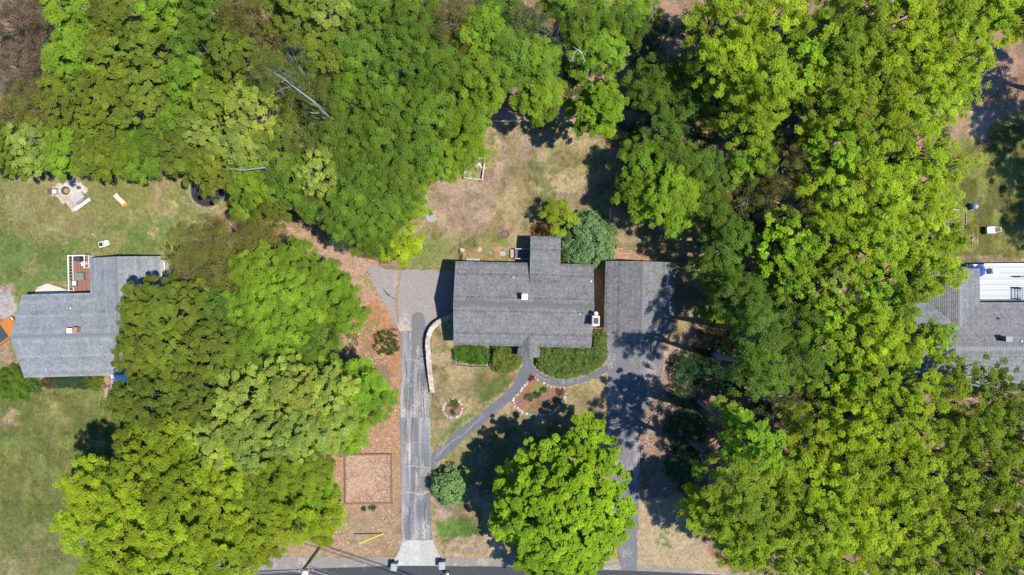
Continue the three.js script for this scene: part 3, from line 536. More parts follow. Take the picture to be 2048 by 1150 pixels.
const barkGrey = mat(0.20, 0.185, 0.175, 1, { bumpMap: grain(1), bumpScale: 0.02 }), barkDark = mat(0.075, 0.07, 0.07, 1, { bumpMap: grain(1), bumpScale: 0.02 }), barkPale = mat(0.24, 0.23, 0.215, 1);
const C = {   // base colour, leaf spray, bark, words
  A: { c: [0.345, 0.440, 0.020], s: 'broad', b: barkDark, w: 'bright yellow-green' },
  Z: { c: [0.262, 0.330, 0.017], s: 'broad', b: barkDark, w: 'deep yellow-green' },
  M: { c: [0.262, 0.420, 0.018], s: 'maple', b: barkDark, w: 'vivid lime green' },
  L: { c: [0.240, 0.370, 0.024], s: 'broad', b: barkGrey, w: 'fresh green' },
  B: { c: [0.178, 0.285, 0.026], s: 'fine', b: barkGrey, w: 'mid green' },
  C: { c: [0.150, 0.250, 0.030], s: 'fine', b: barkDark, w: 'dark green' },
  D: { c: [0.205, 0.255, 0.024], s: 'tuft', b: barkGrey, w: 'olive green' },
  F: { c: [0.335, 0.410, 0.070], s: 'tuft', b: barkPale, w: 'pale green' },
  G: { c: [0.200, 0.240, 0.045], s: 'bud', b: barkPale, w: 'thin grey-green' },
  O: { c: [0.260, 0.250, 0.045], s: 'bud', b: barkGrey, w: 'olive-yellow' },
  E: { c: [0.245, 0.171, 0.097], s: 'bud', b: barkGrey, w: 'brown budding' },
  X: { c: [0.245, 0.188, 0.046], s: 'bud', b: barkGrey, w: 'rusty-tinged' },
  P: { c: [0.085, 0.154, 0.068], s: 'needle', b: barkDark, w: 'blue-green pine' },
};
const M4 = new THREE.Matrix4(), Q4 = new THREE.Quaternion(), UP = V(0, 1, 0);
function leaves(list, geo, m) {      // list of {p, n, s, c}
  const im = new THREE.InstancedMesh(geo, m, list.length), cc = new THREE.Color();
  list.forEach((l, i) => { Q4.setFromUnitVectors(UP, l.n).multiply(new THREE.Quaternion().setFromAxisAngle(UP, l.a)); im.setMatrixAt(i, M4.compose(l.p, Q4, V(l.s, l.s, l.s))); im.setColorAt(i, cc.setRGB(l.c[0], l.c[1], l.c[2])); });
  im.castShadow = im.receiveShadow = true; im.userData.kind = 'stuff'; return im;
}
function limbs(h, hc, R0, RY, tips, seed, thick) {
  const r = rng(seed), gs = [], lean = V((r() - 0.5) * 0.06 * h, 0, (r() - 0.5) * 0.06 * h), top = V(lean.x, hc + RY * 0.35, lean.z);
  const taper = (pts, r0, r1, n) => { const c = new THREE.CatmullRomCurve3(pts), seg = pts.length * 2, g = new THREE.TubeGeometry(c, seg, 1, n, false), p = g.attributes.position; for (let i = 0; i <= seg; i++) { const q = c.getPointAt(i / seg), k = lerp(r0, r1, i / seg); for (let j = 0; j <= n; j++) { const id = i * (n + 1) + j; p.setXYZ(id, q.x + (p.getX(id) - q.x) * k, q.y + (p.getY(id) - q.y) * k, q.z + (p.getZ(id) - q.z) * k); } } g.computeVertexNormals(); return g; };
  const tr = 0.011 * h * thick + 0.06, stem = [V(0, -0.15, 0), V(0, 0.35, 0), V(lean.x * 0.3, h * 0.3, lean.z * 0.3), V(lean.x * 0.8, hc * 0.9, lean.z * 0.8), top];
  gs.push(taper(stem, tr * 1.35, 0.03, 8));
  const n = Math.min(tips.length, 22), c = new THREE.CatmullRomCurve3(stem);
  for (let i = 0; i < n; i++) {
    const e = tips[Math.floor((i + 0.5) * tips.length / n)], f = c.getPointAt(clamp(0.42 + 0.45 * (i / n) + 0.06 * r())), mid = V().lerpVectors(f, e, 0.5).add(V((r() - 0.5) * 0.5, -0.25 - 0.4 * r(), (r() - 0.5) * 0.5));
    const k = tr * (0.28 + 0.22 * r()); gs.push(taper([f, mid, e], k, 0.02, 5));
    for (let q = 0; q < 2; q++) { const t2 = tips[Math.floor(r() * tips.length)]; if (t2.distanceTo(e) < R0 * 0.7) gs.push(taper([mid, V().lerpVectors(mid, t2, 0.6).add(V(0, 0.2, 0)), t2], k * 0.5, 0.012, 4)); }
  }
  return merge(gs);
}
let nInst = 0;
function tree(label, u, v, rp, h, kind, dens = 1, group, opt = {}) {
  const k = C[kind], k0 = k.c, seed = Math.round(u * 7 + v * 131), r = rng(seed), hc = h * (opt.hc || 0.68), R0 = rp * K * (HC - hc) / HC, RY = Math.min(h - hc, opt.ry || h * 0.32) * 1.0;
  const [x, z] = at(u, v, hc), t = thing('broadleaf_tree', label, 'tree', x, z, 0, group), y0 = t.position.y;
  const list = [], tips = [], hueT = 0.84 + 0.3 * r(), warm = (r() - 0.5) * 0.09, Rc = R0 * 0.9, nL = Math.round(7 + Rc * 2.1), lobes = [], ph = r() * 6;
  // limbs carry lobes, lobes carry tufts, tufts carry sprays
  for (let i = 0; i < nL; i++) {
    const w = (i + 0.4) / nL, cy = 1 - 1.25 * w, rr = Math.sqrt(Math.max(0, 1 - cy * cy)), a = i * 2.39996 + ph + (r() - 0.5) * 0.5, lr = Rc * (0.24 + 0.15 * r()) + 0.2;
    const k = (Rc - lr * 0.8) * (0.86 - (opt.rag || 0) + (0.26 + 2 * (opt.rag || 0)) * r());
    lobes.push({ c: V(Math.cos(a) * rr * k, hc + cy * Math.max(0.4, RY - lr * 0.55) * (0.85 + 0.25 * r()), Math.sin(a) * rr * k), r: lr, t: 0.84 + 0.32 * r(), s: (r() - 0.5) * 0.14 });
  }
  for (const [dx, y, dz, lr] of opt.extra || []) lobes.push({ c: V(dx, y, dz), r: lr, t: 1, s: 0 });
  for (const L of lobes) {
    tips.push(V(L.c.x, L.c.y + L.r * 0.1, L.c.z));
    const nt = Math.round(L.r * L.r * 10.5 * (opt.m || 1) + 4), pass = Math.pow(dens, 1.6);
    for (let i = 0; i < nt; i++) {
      const y = 1 - 1.3 * ((i + r()) / nt), q = Math.sqrt(Math.max(0, 1 - y * y)), a = r() * 6.283, k = L.r * (0.62 + 0.58 * r());
      const c = V(L.c.x + Math.cos(a) * q * k, L.c.y + y * k * 0.72, L.c.z + Math.sin(a) * q * k);
      if (r() > pass) continue;
      if (lobes.some((M) => M !== L && c.distanceTo(M.c) < M.r * 0.5)) continue;
      const big = r(), m = Math.round((3.5 + 10 * big * big + 3 * r()) * (0.6 + 0.4 * dens)), tone = (0.8 + 0.4 * r()) * hueT * L.t, shift = (r() - 0.5) * 0.1 + L.s * 0.6 + warm, tr = 0.07 + 0.26 * big * big + 0.06 * r();
      for (let j = 0; j < m; j++) {
        const d = V(r() * 2 - 1, r() * 2 - 1, r() * 2 - 1), p = V(c.x + d.x * tr, c.y + d.y * tr * 0.4, c.z + d.z * tr);
        const nn = V(d.x * 0.45 + Math.cos(a) * q * 0.35 + (r() - 0.5) * 0.6, 1, d.z * 0.45 + Math.sin(a) * q * 0.35 + (r() - 0.5) * 0.6).normalize(), b = tone * (0.82 + 0.36 * r());
        list.push({ p, n: nn, a: r() * 6.28, s: (0.52 + 0.42 * r()) * (opt.leaf || 1), c: [k0[0] * b * (1 + shift), k0[1] * b, k0[2] * b * (1 - shift * 2)] });
      }
    }
  }
  tips.sort((p, q) => Math.atan2(p.z, p.x) - Math.atan2(q.z, q.x));
  mesh('trunk', limbs(h, hc, R0, RY, tips, seed + 5, opt.thick || (h >= 13 ? 1.2 : 1)), opt.bark || k.b, t);
  const cr = leaves(list, SPR[opt.spray || k.s], leafMat); cr.name = 'crown'; t.add(cr); nInst += list.length;
  return t;
}
const ORD = ['first', 'second', 'third', 'fourth', 'fifth', 'sixth', 'seventh', 'eighth', 'ninth', 'tenth', 'eleventh', 'twelfth', 'thirteenth', 'fourteenth'];
// stands of trees, each row told off from left to right: [u, v, crown radius, height, kind, density]
const rows = [
  ['along the top edge, left of centre', [[35, 45, 78, 14, 'E', .9], [105, 35, 62, 14, 'E', .9], [185, 25, 74, 15, 'L'], [275, 40, 76, 16, 'D'], [360, 35, 78, 16, 'L', .9], [445, 30, 72, 16, 'B'], [520, 45, 72, 17, 'X', .9], [600, 35, 66, 16, 'D'], [675, 40, 66, 16, 'F', .8], [750, 40, 72, 15, 'B'], [825, 50, 72, 15, 'B'], [905, 45, 74, 15, 'X', .8], [965, 75, 58, 14, 'L']]],
  ['in the second wooded row, upper left', [[38, 150, 66, 13, 'E', .9], [100, 130, 55, 13, 'E', .9], [172, 120, 72, 14, 'L'], [255, 120, 70, 15, 'D'], [335, 120, 70, 15, 'D'], [415, 115, 66, 15, 'B'], [495, 125, 66, 16, 'D', .9], [590, 160, 84, 18, 'G', .8], [660, 120, 60, 16, 'D', .8], [735, 125, 72, 15, 'B'], [815, 140, 76, 15, 'B'], [890, 150, 72, 14, 'B'], [955, 170, 66, 13, 'L']]],
  ['in the third wooded row, upper left', [[25, 225, 55, 12, 'O', .7], [85, 215, 60, 12, 'O', .8], [150, 205, 64, 13, 'D'], [225, 205, 70, 14, 'D'], [305, 205, 70, 14, 'D'], [392, 165, 56, 15, 'L'], [380, 235, 62, 12, 'B'], [450, 215, 64, 14, 'D', .9], [520, 235, 70, 15, 'F', .85], [640, 215, 58, 15, 'G', .7], [715, 205, 70, 13, 'B'], [790, 220, 72, 14, 'B'], [865, 230, 70, 13, 'B'], [930, 240, 62, 12, 'L']]],
  ['of those edging the fire pit lawn', [[25, 300, 62, 10, 'D'], [85, 290, 66, 11, 'F', .9], [150, 300, 66, 11, 'L'], [215, 300, 66, 11, 'D'], [275, 310, 56, 10, 'L'], [325, 300, 60, 11, 'B'], [385, 310, 60, 12, 'D']]],
  ['around and behind the trampoline', [[430, 275, 64, 13, 'F', .9], [445, 335, 66, 12, 'D', .95], [505, 300, 66, 14, 'F', .9], [520, 360, 60, 12, 'L'], [565, 300, 64, 13, 'D', .8], [590, 360, 62, 12, 'B'], [555, 405, 52, 10, 'D', .8], [500, 418, 36, 7, 'L', .8]]],
  ['between trampoline and the back lawn', [[625, 285, 62, 13, 'G', .8], [650, 345, 66, 13, 'F', .9], [690, 285, 66, 13, 'B'], [715, 355, 72, 13, 'B'], [760, 290, 70, 13, 'B'], [780, 365, 72, 12, 'B'], [835, 300, 66, 12, 'B'], [880, 320, 56, 10, 'L'], [930, 300, 58, 9, 'L', .85]]],
  ['overhanging the west edge of the back lawn', [[645, 405, 52, 10, 'B'], [700, 420, 64, 12, 'B'], [765, 420, 68, 11, 'B'], [815, 400, 52, 9, 'L'], [745, 475, 48, 8, 'B'], [800, 480, 52, 7, 'A', .8]]],
  ['behind the back lawn, top centre', [[1000, 15, 50, 13, 'B'], [1120, 12, 46, 12, 'L', .9], [1040, 40, 60, 13, 'G', .55], [1015, 120, 58, 13, 'B'], [1095, 70, 56, 12, 'G', .5], [1075, 135, 60, 12, 'L'], [1080, 195, 56, 11, 'L'], [1170, 45, 66, 12, 'B'], [1195, 105, 66, 11, 'L', .9], [1245, 60, 52, 10, 'B', .9]]],
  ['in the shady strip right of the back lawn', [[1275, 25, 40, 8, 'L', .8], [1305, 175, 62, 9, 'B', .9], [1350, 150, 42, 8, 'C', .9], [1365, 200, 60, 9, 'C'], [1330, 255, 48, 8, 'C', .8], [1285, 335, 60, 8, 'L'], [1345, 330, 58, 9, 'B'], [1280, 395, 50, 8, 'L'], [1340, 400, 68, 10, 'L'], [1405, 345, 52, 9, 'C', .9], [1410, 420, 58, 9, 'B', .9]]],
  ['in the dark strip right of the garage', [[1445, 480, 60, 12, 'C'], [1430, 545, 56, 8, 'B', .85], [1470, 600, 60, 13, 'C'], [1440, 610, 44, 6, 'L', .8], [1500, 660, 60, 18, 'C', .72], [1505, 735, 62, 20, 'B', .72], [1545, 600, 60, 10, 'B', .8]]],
  ['along the top edge, right half', [[1445, 50, 84, 17, 'A', 0.80], [1530, 35, 80, 17, 'A', 0.80], [1610, 55, 72, 16, 'Z', 0.67], [1690, 45, 84, 17, 'Z', 0.76], [1775, 45, 82, 17, 'A', 0.76], [1855, 40, 82, 17, 'A'], [1940, 30, 78, 17, 'A'], [2025, 35, 72, 17, 'A']]],
  ['in the second row, upper right woods', [[1450, 140, 78, 16, 'A', 0.80], [1520, 175, 84, 17, 'A', 0.80], [1590, 150, 70, 16, 'M', 0.67], [1665, 140, 84, 17, 'Z', 0.76], [1745, 145, 84, 17, 'A', 0.71], [1825, 130, 80, 17, 'A', 0.76], [1895, 125, 72, 16, 'A', 0.76]]],
  ['in the third row, upper right woods', [[1490, 245, 70, 14, 'A', 0.67], [1600, 235, 50, 14, 'Z', 0.45], [1665, 230, 78, 16, 'A', 0.67], [1745, 235, 80, 16, 'A', 0.63], [1825, 215, 76, 16, 'A', 0.67], [1885, 205, 56, 15, 'A', 0.59]]],
  ['in the fourth row, right of the garage', [[1500, 320, 66, 10, 'L', 0.63], [1570, 330, 72, 12, 'O', 0.50], [1655, 315, 80, 14, 'M', 0.55], [1740, 320, 84, 15, 'A', 0.59], [1825, 310, 78, 15, 'A', 0.59], [1880, 330, 56, 14, 'A', 0.50]]],
  ['in the fifth row, right of the garage', [[1495, 400, 62, 10, 'O', 0.50], [1570, 415, 78, 13, 'O', 0.50], [1655, 400, 82, 15, 'A', 0.59], [1740, 405, 84, 16, 'A', 0.63], [1820, 395, 78, 15, 'A', 0.63], [1862, 415, 46, 13, 'A', 0.59]]],
  ['in the sixth row, right of the garage', [[1560, 490, 74, 14, 'M', 0.63], [1640, 485, 80, 15, 'A', 0.63], [1720, 490, 82, 16, 'A', 0.63], [1800, 475, 78, 15, 'A', 0.67], [1865, 475, 56, 14, 'A', 0.63], [1580, 560, 66, 12, 'M', 0.50]]],
  ['in the row above the right house roof', [[1650, 550, 62, 13, 'F', 0.45], [1725, 565, 78, 14, 'M', 0.63], [1800, 555, 74, 15, 'A', 0.67], [1855, 545, 54, 14, 'A', 0.67], [1780, 615, 62, 12, 'L', 0.67]]],
  ['in the row left of the right house', [[1590, 640, 70, 12, 'B', 0.67], [1655, 650, 74, 13, 'M', 0.59], [1725, 665, 78, 14, 'A', 0.63], [1790, 680, 66, 13, 'A', 0.67], [1840, 690, 46, 12, 'M', 0.59], [1865, 665, 30, 11, 'L', 0.50]]],
  ['in the row below the right house roof', [[1585, 720, 66, 15, 'B', 0.67], [1650, 740, 72, 13, 'M', 0.50], [1725, 755, 76, 14, 'A', 0.59], [1800, 765, 72, 14, 'A', 0.59], [1870, 760, 52, 13, 'Z', 0.59], [1945, 765, 62, 14, 'D', 0.55], [2000, 790, 64, 14, 'D', 0.67]]],
  ['in the upper row, lower right woods', [[1445, 830, 42, 14, 'L', 0.6], [1490, 870, 58, 22, 'M', 0.72], [1565, 815, 72, 14, 'O', 0.46], [1615, 865, 78, 16, 'A', 0.67], [1695, 840, 80, 16, 'A', 0.59], [1780, 845, 80, 16, 'A', 0.59], [1860, 840, 74, 15, 'Z', 0.59], [1935, 850, 76, 16, 'Z', 0.67], [2015, 860, 74, 16, 'Z', 0.67]]],
  ['in the middle row, lower right woods', [[1455, 945, 76, 22, 'Z', 0.75], [1540, 930, 70, 16, 'Z', 0.63], [1620, 950, 84, 17, 'A', 0.71], [1705, 930, 84, 17, 'A', 0.67], [1790, 945, 80, 17, 'A', 0.63], [1870, 945, 80, 16, 'Z', 0.59], [1950, 945, 82, 16, 'Z', 0.67], [2030, 960, 76, 16, 'Z', 0.67]]],
  ['in the lower row, lower right woods', [[1390, 1015, 44, 10, 'A', 0.76], [1455, 1035, 72, 13, 'A', 0.76], [1540, 1025, 80, 16, 'Z', 0.71], [1625, 1040, 84, 17, 'A', 0.71], [1710, 1030, 82, 17, 'A', 0.67], [1795, 1040, 80, 17, 'A', 0.63], [1875, 1045, 80, 16, 'Z', 0.63], [1955, 1045, 82, 16, 'Z', 0.67], [2035, 1060, 74, 16, 'Z', 0.67]]],
  ['along the bottom edge, right half', [[1480, 1085, 66, 13, 'A', 0.76], [1580, 1115, 78, 15, 'A', 0.76], [1665, 1125, 82, 16, 'A', 0.71], [1750, 1120, 78, 16, 'A', 0.67], [1840, 1130, 80, 16, 'Z', 0.67], [1930, 1130, 80, 16, 'Z', 0.67], [2015, 1135, 76, 16, 'Z', 0.67]]],
  ['shading the lawn beyond the right photo edge', [[2235, 120, 90, 16, 'C'], [2265, 225, 80, 15, 'C'], [2315, 340, 84, 15, 'C', .8], [2305, 450, 76, 14, 'C', .8]]],
  ['just right of the left house, upper row', [[400, 485, 60, 10, 'O', .75], [465, 475, 58, 10, 'O', .8], [530, 470, 52, 9, 'O', .8], [395, 545, 62, 11, 'O', .8], [460, 545, 66, 11, 'O', .8], [525, 540, 62, 11, 'L', .9], [590, 530, 56, 10, 'L', .9]]],
  ['between left house and west driveway', [[308, 612, 60, 14, 'D'], [365, 620, 70, 15, 'D'], [440, 620, 62, 12, 'C', .9], [520, 610, 68, 12, 'L', .9], [590, 600, 72, 12, 'L'], [655, 580, 66, 11, 'L'], [690, 625, 50, 9, 'L', .9]]],
  ['in the row over the left house corner', [[298, 692, 60, 14, 'D'], [350, 700, 74, 15, 'D'], [430, 695, 74, 15, 'D'], [505, 690, 70, 13, 'B'], [575, 670, 70, 12, 'L', .9], [630, 690, 56, 11, 'B']]],
  ['in the row beside the left front lawn', [[283, 800, 56, 13, 'D'], [335, 790, 74, 15, 'D'], [415, 790, 76, 15, 'D', .95], [500, 790, 76, 15, 'F', .95], [580, 770, 74, 15, 'F', .95], [655, 785, 68, 13, 'F', .9], [715, 775, 58, 10, 'L'], [745, 805, 48, 8, 'L']]],
  ['in the row left of the leafy square bed', [[300, 880, 66, 14, 'Z', .95], [370, 880, 72, 15, 'Z', .95], [450, 870, 76, 15, 'F', .95], [530, 865, 76, 15, 'F', .95], [605, 850, 72, 14, 'F', .95], [665, 850, 56, 12, 'F', .9], [700, 860, 48, 9, 'L', .9]]],
  ['in the row above the utility pole', [[210, 965, 72, 15, 'A', .95], [285, 960, 76, 16, 'A', .95], [370, 960, 78, 16, 'Z', .95], [455, 955, 76, 15, 'A', .9], [535, 950, 74, 14, 'Z', .9], [605, 930, 66, 12, 'Z', .9], [640, 985, 46, 8, 'L', .9]]],
  ['left of the utility pole, next to bottom', [[195, 1040, 62, 15, 'A', .95], [270, 1045, 74, 16, 'A', .95], [355, 1045, 78, 16, 'A', .95], [440, 1045, 76, 15, 'A', .9], [520, 1035, 66, 13, 'Z', .9], [590, 1030, 58, 11, 'Z', .9], [650, 1035, 50, 9, 'A', .9]]],
  ['along the bottom edge, left half', [[240, 1115, 60, 15, 'A', .95], [310, 1125, 70, 16, 'A', .95], [390, 1125, 74, 16, 'A', .95], [465, 1115, 66, 14, 'A', .95], [525, 1090, 44, 12, 'Z', .9]]],
];
for (const [where, list] of rows) {
  const sorted = [...list].sort((a, b) => a[0] - b[0]);
  list.forEach((q) => { const k = sorted.indexOf(q); const last = k === sorted.length - 1; tree(`${C[q[4]].w} tree, ${last ? 'last' : ORD[k]} from left ${where}`, q[0], q[1], q[2], q[3], q[4], q[5] || 1, 'woodland trees'); });
}
// single trees with a place of their own
tree('big vivid lime maple with dense round crown in the front garden', 1122, 1010, 146, 12.5, 'M', 1.0, undefined, { hc: 0.6, ry: 5.2, m: 1.3, leaf: 1.15, rag: 0.06, extra: [[2.6, 5.6, -6.6, 1.3], [2.2, 6.6, -5.2, 1.7], [3.8, 6, -4.9, 1.5]] });
tree('lime green maple crown right beside the road, below the front garden maple', 1118, 1105, 100, 11, 'M', 1.05, undefined, { leaf: 1.05 });
tree('tall narrow fresh green tree standing free in the back lawn corner', 1192, 226, 60, 14, 'M', 1.0, undefined, { hc: 0.55, ry: 5.6 });
tree('small blue-green pine in the gap left of the west driveway court', 690, 468, 36, 7, 'P', 1, undefined, { hc: 0.55 });
tree('small sparse yellow-green tree touching the rear addition roof', 1118, 434, 40, 4.8, 'A', 0.55, undefined, { hc: 0.62, ry: 1.4 });

// bare dead limbs that stick out of the canopy
function snag(label, pts, r0, m = barkPale) {
  const P3 = pts.map(([u, v, h]) => { const [x, z] = at(u, v, h); return V(x, h, z); });
  const [bx, bz] = at(pts[0][0], pts[0][1], pts[0][2]), t = thing('dead_tree', label, 'tree', bx, bz), o = V(bx, t.position.y, bz);
  const L = P3.map((p) => p.sub(o)); const gs = [rod(V(0, -0.2, 0), L[0], r0 * 1.5, 7, r0 * 1.1)];
  for (let i = 0; i < L.length - 1; i++) gs.push(rod(L[i], L[i + 1], lerp(r0, 0.02, i / (L.length - 1)), 6, lerp(r0, 0.02, (i + 1) / (L.length - 1))));
  const r = rng(pts.length * 31 + Math.round(bx)); for (let i = 1; i < L.length; i++) for (let k = 0; k < 2; k++) { const e = L[i].clone().add(V((r() - 0.5) * 1.2, 0.2 + 0.4 * r(), (r() - 0.5) * 1.2)); gs.push(rod(L[i], e, 0.018, 4, 0.006)); }
  mesh('trunk', merge(gs), m, t); return t;
}
snag('pale bare forked tree showing white above the upper-left woods', [[648, 225, 14], [630, 205, 16.2], [596, 180, 16.6], [570, 160, 17], [548, 146, 17.2]], 0.09);
snag('pale bare limb bent left among the trees behind the trampoline', [[540, 345, 10], [528, 335, 13.6], [490, 340, 14], [462, 337, 14.2]], 0.09);
snag('thin white dead tree hooked like an arch beside the back lawn', [[1173, 138, 5], [1170, 125, 10], [1163, 106, 12], [1156, 99, 12.2], [1149, 106, 12], [1146, 118, 11.6], [1140, 123, 11.4]], 0.07, mat(0.4, 0.385, 0.36, 0.9));
snag('grey leafless tree at the top edge, right of centre', [[1335, 70, 4], [1345, 55, 7], [1360, 40, 8.5], [1372, 25, 9.5]], 0.1);
snag('grey leafless sapling left of the leafless tree at the top edge', [[1288, 72, 3], [1295, 45, 7], [1305, 28, 8], [1318, 12, 9]], 0.08);

// shrubs: rounded mounds of leaves
function shrub(name, label, cat, u, v, rp, h, c, geo, m, dens = 1, group, sq = 1) {
  const [x, z] = at(u, v, h * 0.6), R0 = rp * K, t = thing(name, label, cat, x, z, 0, group), r = rng(Math.round(u * 3 + v * 17)), list = [], n = Math.round(R0 * R0 * 150 * dens + 30), ph = r() * 6, gs = [];
  const nl = Math.round(6 + R0 * R0 * 9), lumps = Array.from({ length: nl }, (_, i) => { const cy = 1 - 0.98 * ((i + 0.5) / nl), q = Math.sqrt(1 - cy * cy), a = i * 2.39996 + ph; return { a, cy: cy + (r() - 0.5) * 0.08, q, k: 0.9 + 0.2 * r(), t: 0.85 + 0.3 * r() }; });
  for (let i = 0; i < n; i++) {
    const L = lumps[Math.floor(r() * nl)], inner = i % 5 === 0 ? 0.45 + 0.4 * r() : 1, lr = 0.5 * R0 / Math.sqrt(nl) + 0.14, d = V(r() * 2 - 1, r() * 1.2 - 0.5, r() * 2 - 1), b = (0.8 + 0.4 * r()) * L.t;
    const p = V(Math.cos(L.a) * L.q * R0 * L.k * inner + d.x * lr, Math.max(0.06, 0.08 + L.cy * h * 0.92 * L.k * inner + d.y * lr * 0.8), Math.sin(L.a) * L.q * R0 * L.k * inner * sq + d.z * lr), nn = V(d.x * 0.8 + Math.cos(L.a) * L.q * 0.5, 0.9, d.z * 0.8 + Math.sin(L.a) * L.q * 0.5).normalize();
    list.push({ p, n: nn, a: r() * 6.28, s: 0.75 + 0.4 * r(), c: [c[0] * b, c[1] * b, c[2] * b] });
  }
  for (let i = 0; i < 6; i++) { const a = i * 1.05; gs.push(rod(V(Math.cos(a) * 0.06, -0.08, Math.sin(a) * 0.06), V(Math.cos(a) * R0 * 0.55, h * 0.6, Math.sin(a) * R0 * 0.55 * sq), 0.03, 5, 0.01)); }
  mesh('stem', merge(gs), barkDark, t); const f = leaves(list, geo, m); f.name = 'foliage'; t.add(f); nInst += list.length; return t;
}
shrub('rhododendron', 'large rounded blue-green rhododendron between rear addition and garage', 'shrub', 1176, 482, 54, 3.0, [0.135, 0.23, 0.075], SPR.maple, gloss, 0.75);
shrub('rounded_shrub', 'rounded blue-green shrub right of the west driveway, left of the maple', 'shrub', 897, 975, 35, 2.6, [0.155, 0.255, 0.08], SPR.maple, gloss, 0.8);
shrub('garden_shrub', 'bright green shrub at the far left end of the netted plot', 'shrub', 925, 707, 15, 1.1, [0.13, 0.26, 0.02], SPR.strap, leafMat, 2.2);
shrub('garden_shrub', 'bright green shrub in the netted plot, second from left', 'shrub', 955, 708, 21, 1.1, [0.12, 0.24, 0.025], SPR.strap, leafMat, 2);
shrub('garden_shrub', 'large bright green feathery shrub at the lower left house corner', 'shrub', 22, 768, 32, 1.7, [0.15, 0.25, 0.02], SPR.strap, leafMat, 1.5);
shrub('garden_shrub', 'small green shrub beside the large feathery shrub, left house', 'shrub', 68, 770, 13, 0.9, [0.12, 0.2, 0.03], SPR.small, leafMat, 2);
[[100, 'reddish low shrub under the left house front', [0.15, 0.12, 0.05]], [120, 'dark green clipped shrub left of middle, left house front', [0.07, 0.13, 0.05]], [148, 'dark green clipped shrub at the middle of left house front', [0.07, 0.14, 0.06]], [168, 'dark green shrub next to the yellow-green one, left house', [0.08, 0.14, 0.05]], [188, 'yellow-green shrub beside the white entry canopy', [0.2, 0.24, 0.02]]]
  .forEach(([u, l, c], i) => shrub('clipped_shrub', l, 'shrub', u, 763, i === 4 ? 15 : 12, 0.9, c, SPR.small, leafMat, 2.4));
[[1375, 735, 30, 2.2, 'dark leafy shrub nearest the garage, right of its driveway'], [1368, 790, 26, 1.6, 'sparse dark shrub below the one nearest the garage'], [1378, 862, 38, 2.4, 'upper of the two dark shrubs beside the brown mulch strip'], [1375, 935, 36, 2.4, 'lower of the two dark shrubs beside the brown mulch strip'], [1440, 742, 44, 3, 'dark green shrub left of the shady tree trunks'], [1435, 690, 36, 2, 'brownish twiggy shrub right of the garage corner']]
  .forEach(([u, v, rp, h, l], i) => shrub('woodland_shrub', l, 'shrub', u, v, rp, h, i === 5 ? [0.14, 0.12, 0.06] : [0.055, 0.15, 0.05], SPR.small, leafMat, i === 1 || i === 5 ? 0.7 : 1.6));
shrub('woodland_shrub', 'low green shrub on leaf litter just left of the west driveway', 'shrub', 770, 685, 24, 0.8, [0.11, 0.15, 0.03], SPR.small, leafMat, 0.8);
shrub('woodland_shrub', 'rust and green low bush between sparse tree and addition', 'shrub', 1090, 462, 22, 0.7, [0.26, 0.15, 0.04], SPR.small, leafMat, 1);

// hedges fill a bed outline
function hedge(name, label, outline, h, c, dens) {
  const poly = outline.map(([u, v]) => at(u, v, h)), cx = poly.reduce((s, q) => s + q[0], 0) / poly.length, cz = poly.reduce((s, q) => s + q[1], 0) / poly.length, t = thing(name, label, 'hedge', cx, cz), r = rng(outline.length * 91 + Math.round(cx * 10)), list = [], gs = [];
  const xs = poly.map((q) => q[0]), zs = poly.map((q) => q[1]), A = [Math.min(...xs), Math.max(...xs), Math.min(...zs), Math.max(...zs)], n = Math.round((A[1] - A[0]) * (A[3] - A[2]) * 75 * dens);
  for (let i = 0; i < n; i++) {
    const x = lerp(A[0], A[1], r()), z = lerp(A[2], A[3], r()); if (!inPoly(poly, x, z)) continue;
    const d = edgeDist(poly, x, z), lump = noise(x * 1.5 + 3, z * 1.5) * 0.35 + noise(x * 5.2, z * 5.2) * 0.75, top = h * (0.45 + 0.55 * smooth(0, 0.5, d)) * (0.78 + 0.4 * lump), y = i % 3 ? top - 0.22 * r() : top * (0.3 + 0.6 * r()), b = (0.75 + 0.5 * r()) * (0.85 + 0.3 * noise(x * 2, z * 2 + 5));
    list.push({ p: V(x - cx, y, z - cz), n: V((r() - 0.5) * 1.4, 1, (r() - 0.5) * 1.4).normalize(), a: r() * 6.28, s: 0.8 + 0.5 * r(), c: [c[0] * b, c[1] * b, c[2] * b] });
    if (i % 160 === 0) gs.push(rod(V(x - cx, -0.06, z - cz), V(x - cx + (r() - 0.5) * 0.3, top * 0.8, z - cz + (r() - 0.5) * 0.3), 0.025, 4, 0.01));
  }
  mesh('stem', merge(gs), barkDark, t); const f = leaves(list, SPR.hedge, leafMat); f.name = 'foliage'; t.add(f); nInst += list.length;
}
hedge('foundation_hedge', 'wide clipped green hedge curving round right of the entrance', [[1072, 690], [1184, 692], [1186, 662], [1214, 662], [1216, 715], [1205, 733], [1183, 746], [1150, 757], [1117, 757], [1092, 748], [1076, 735], [1071, 715]], 1.25, [0.17, 0.235, 0.05], 1.0);
hedge('foundation_hedge', 'olive green clipped hedge just left of the entrance gable', [[988, 688], [1028, 690], [1034, 700], [1044, 712], [1042, 728], [1030, 742], [1010, 748], [990, 744], [980, 732], [979, 710]], 1.3, [0.20, 0.235, 0.04], 1.0);
console.log('leaf instances', nInst);

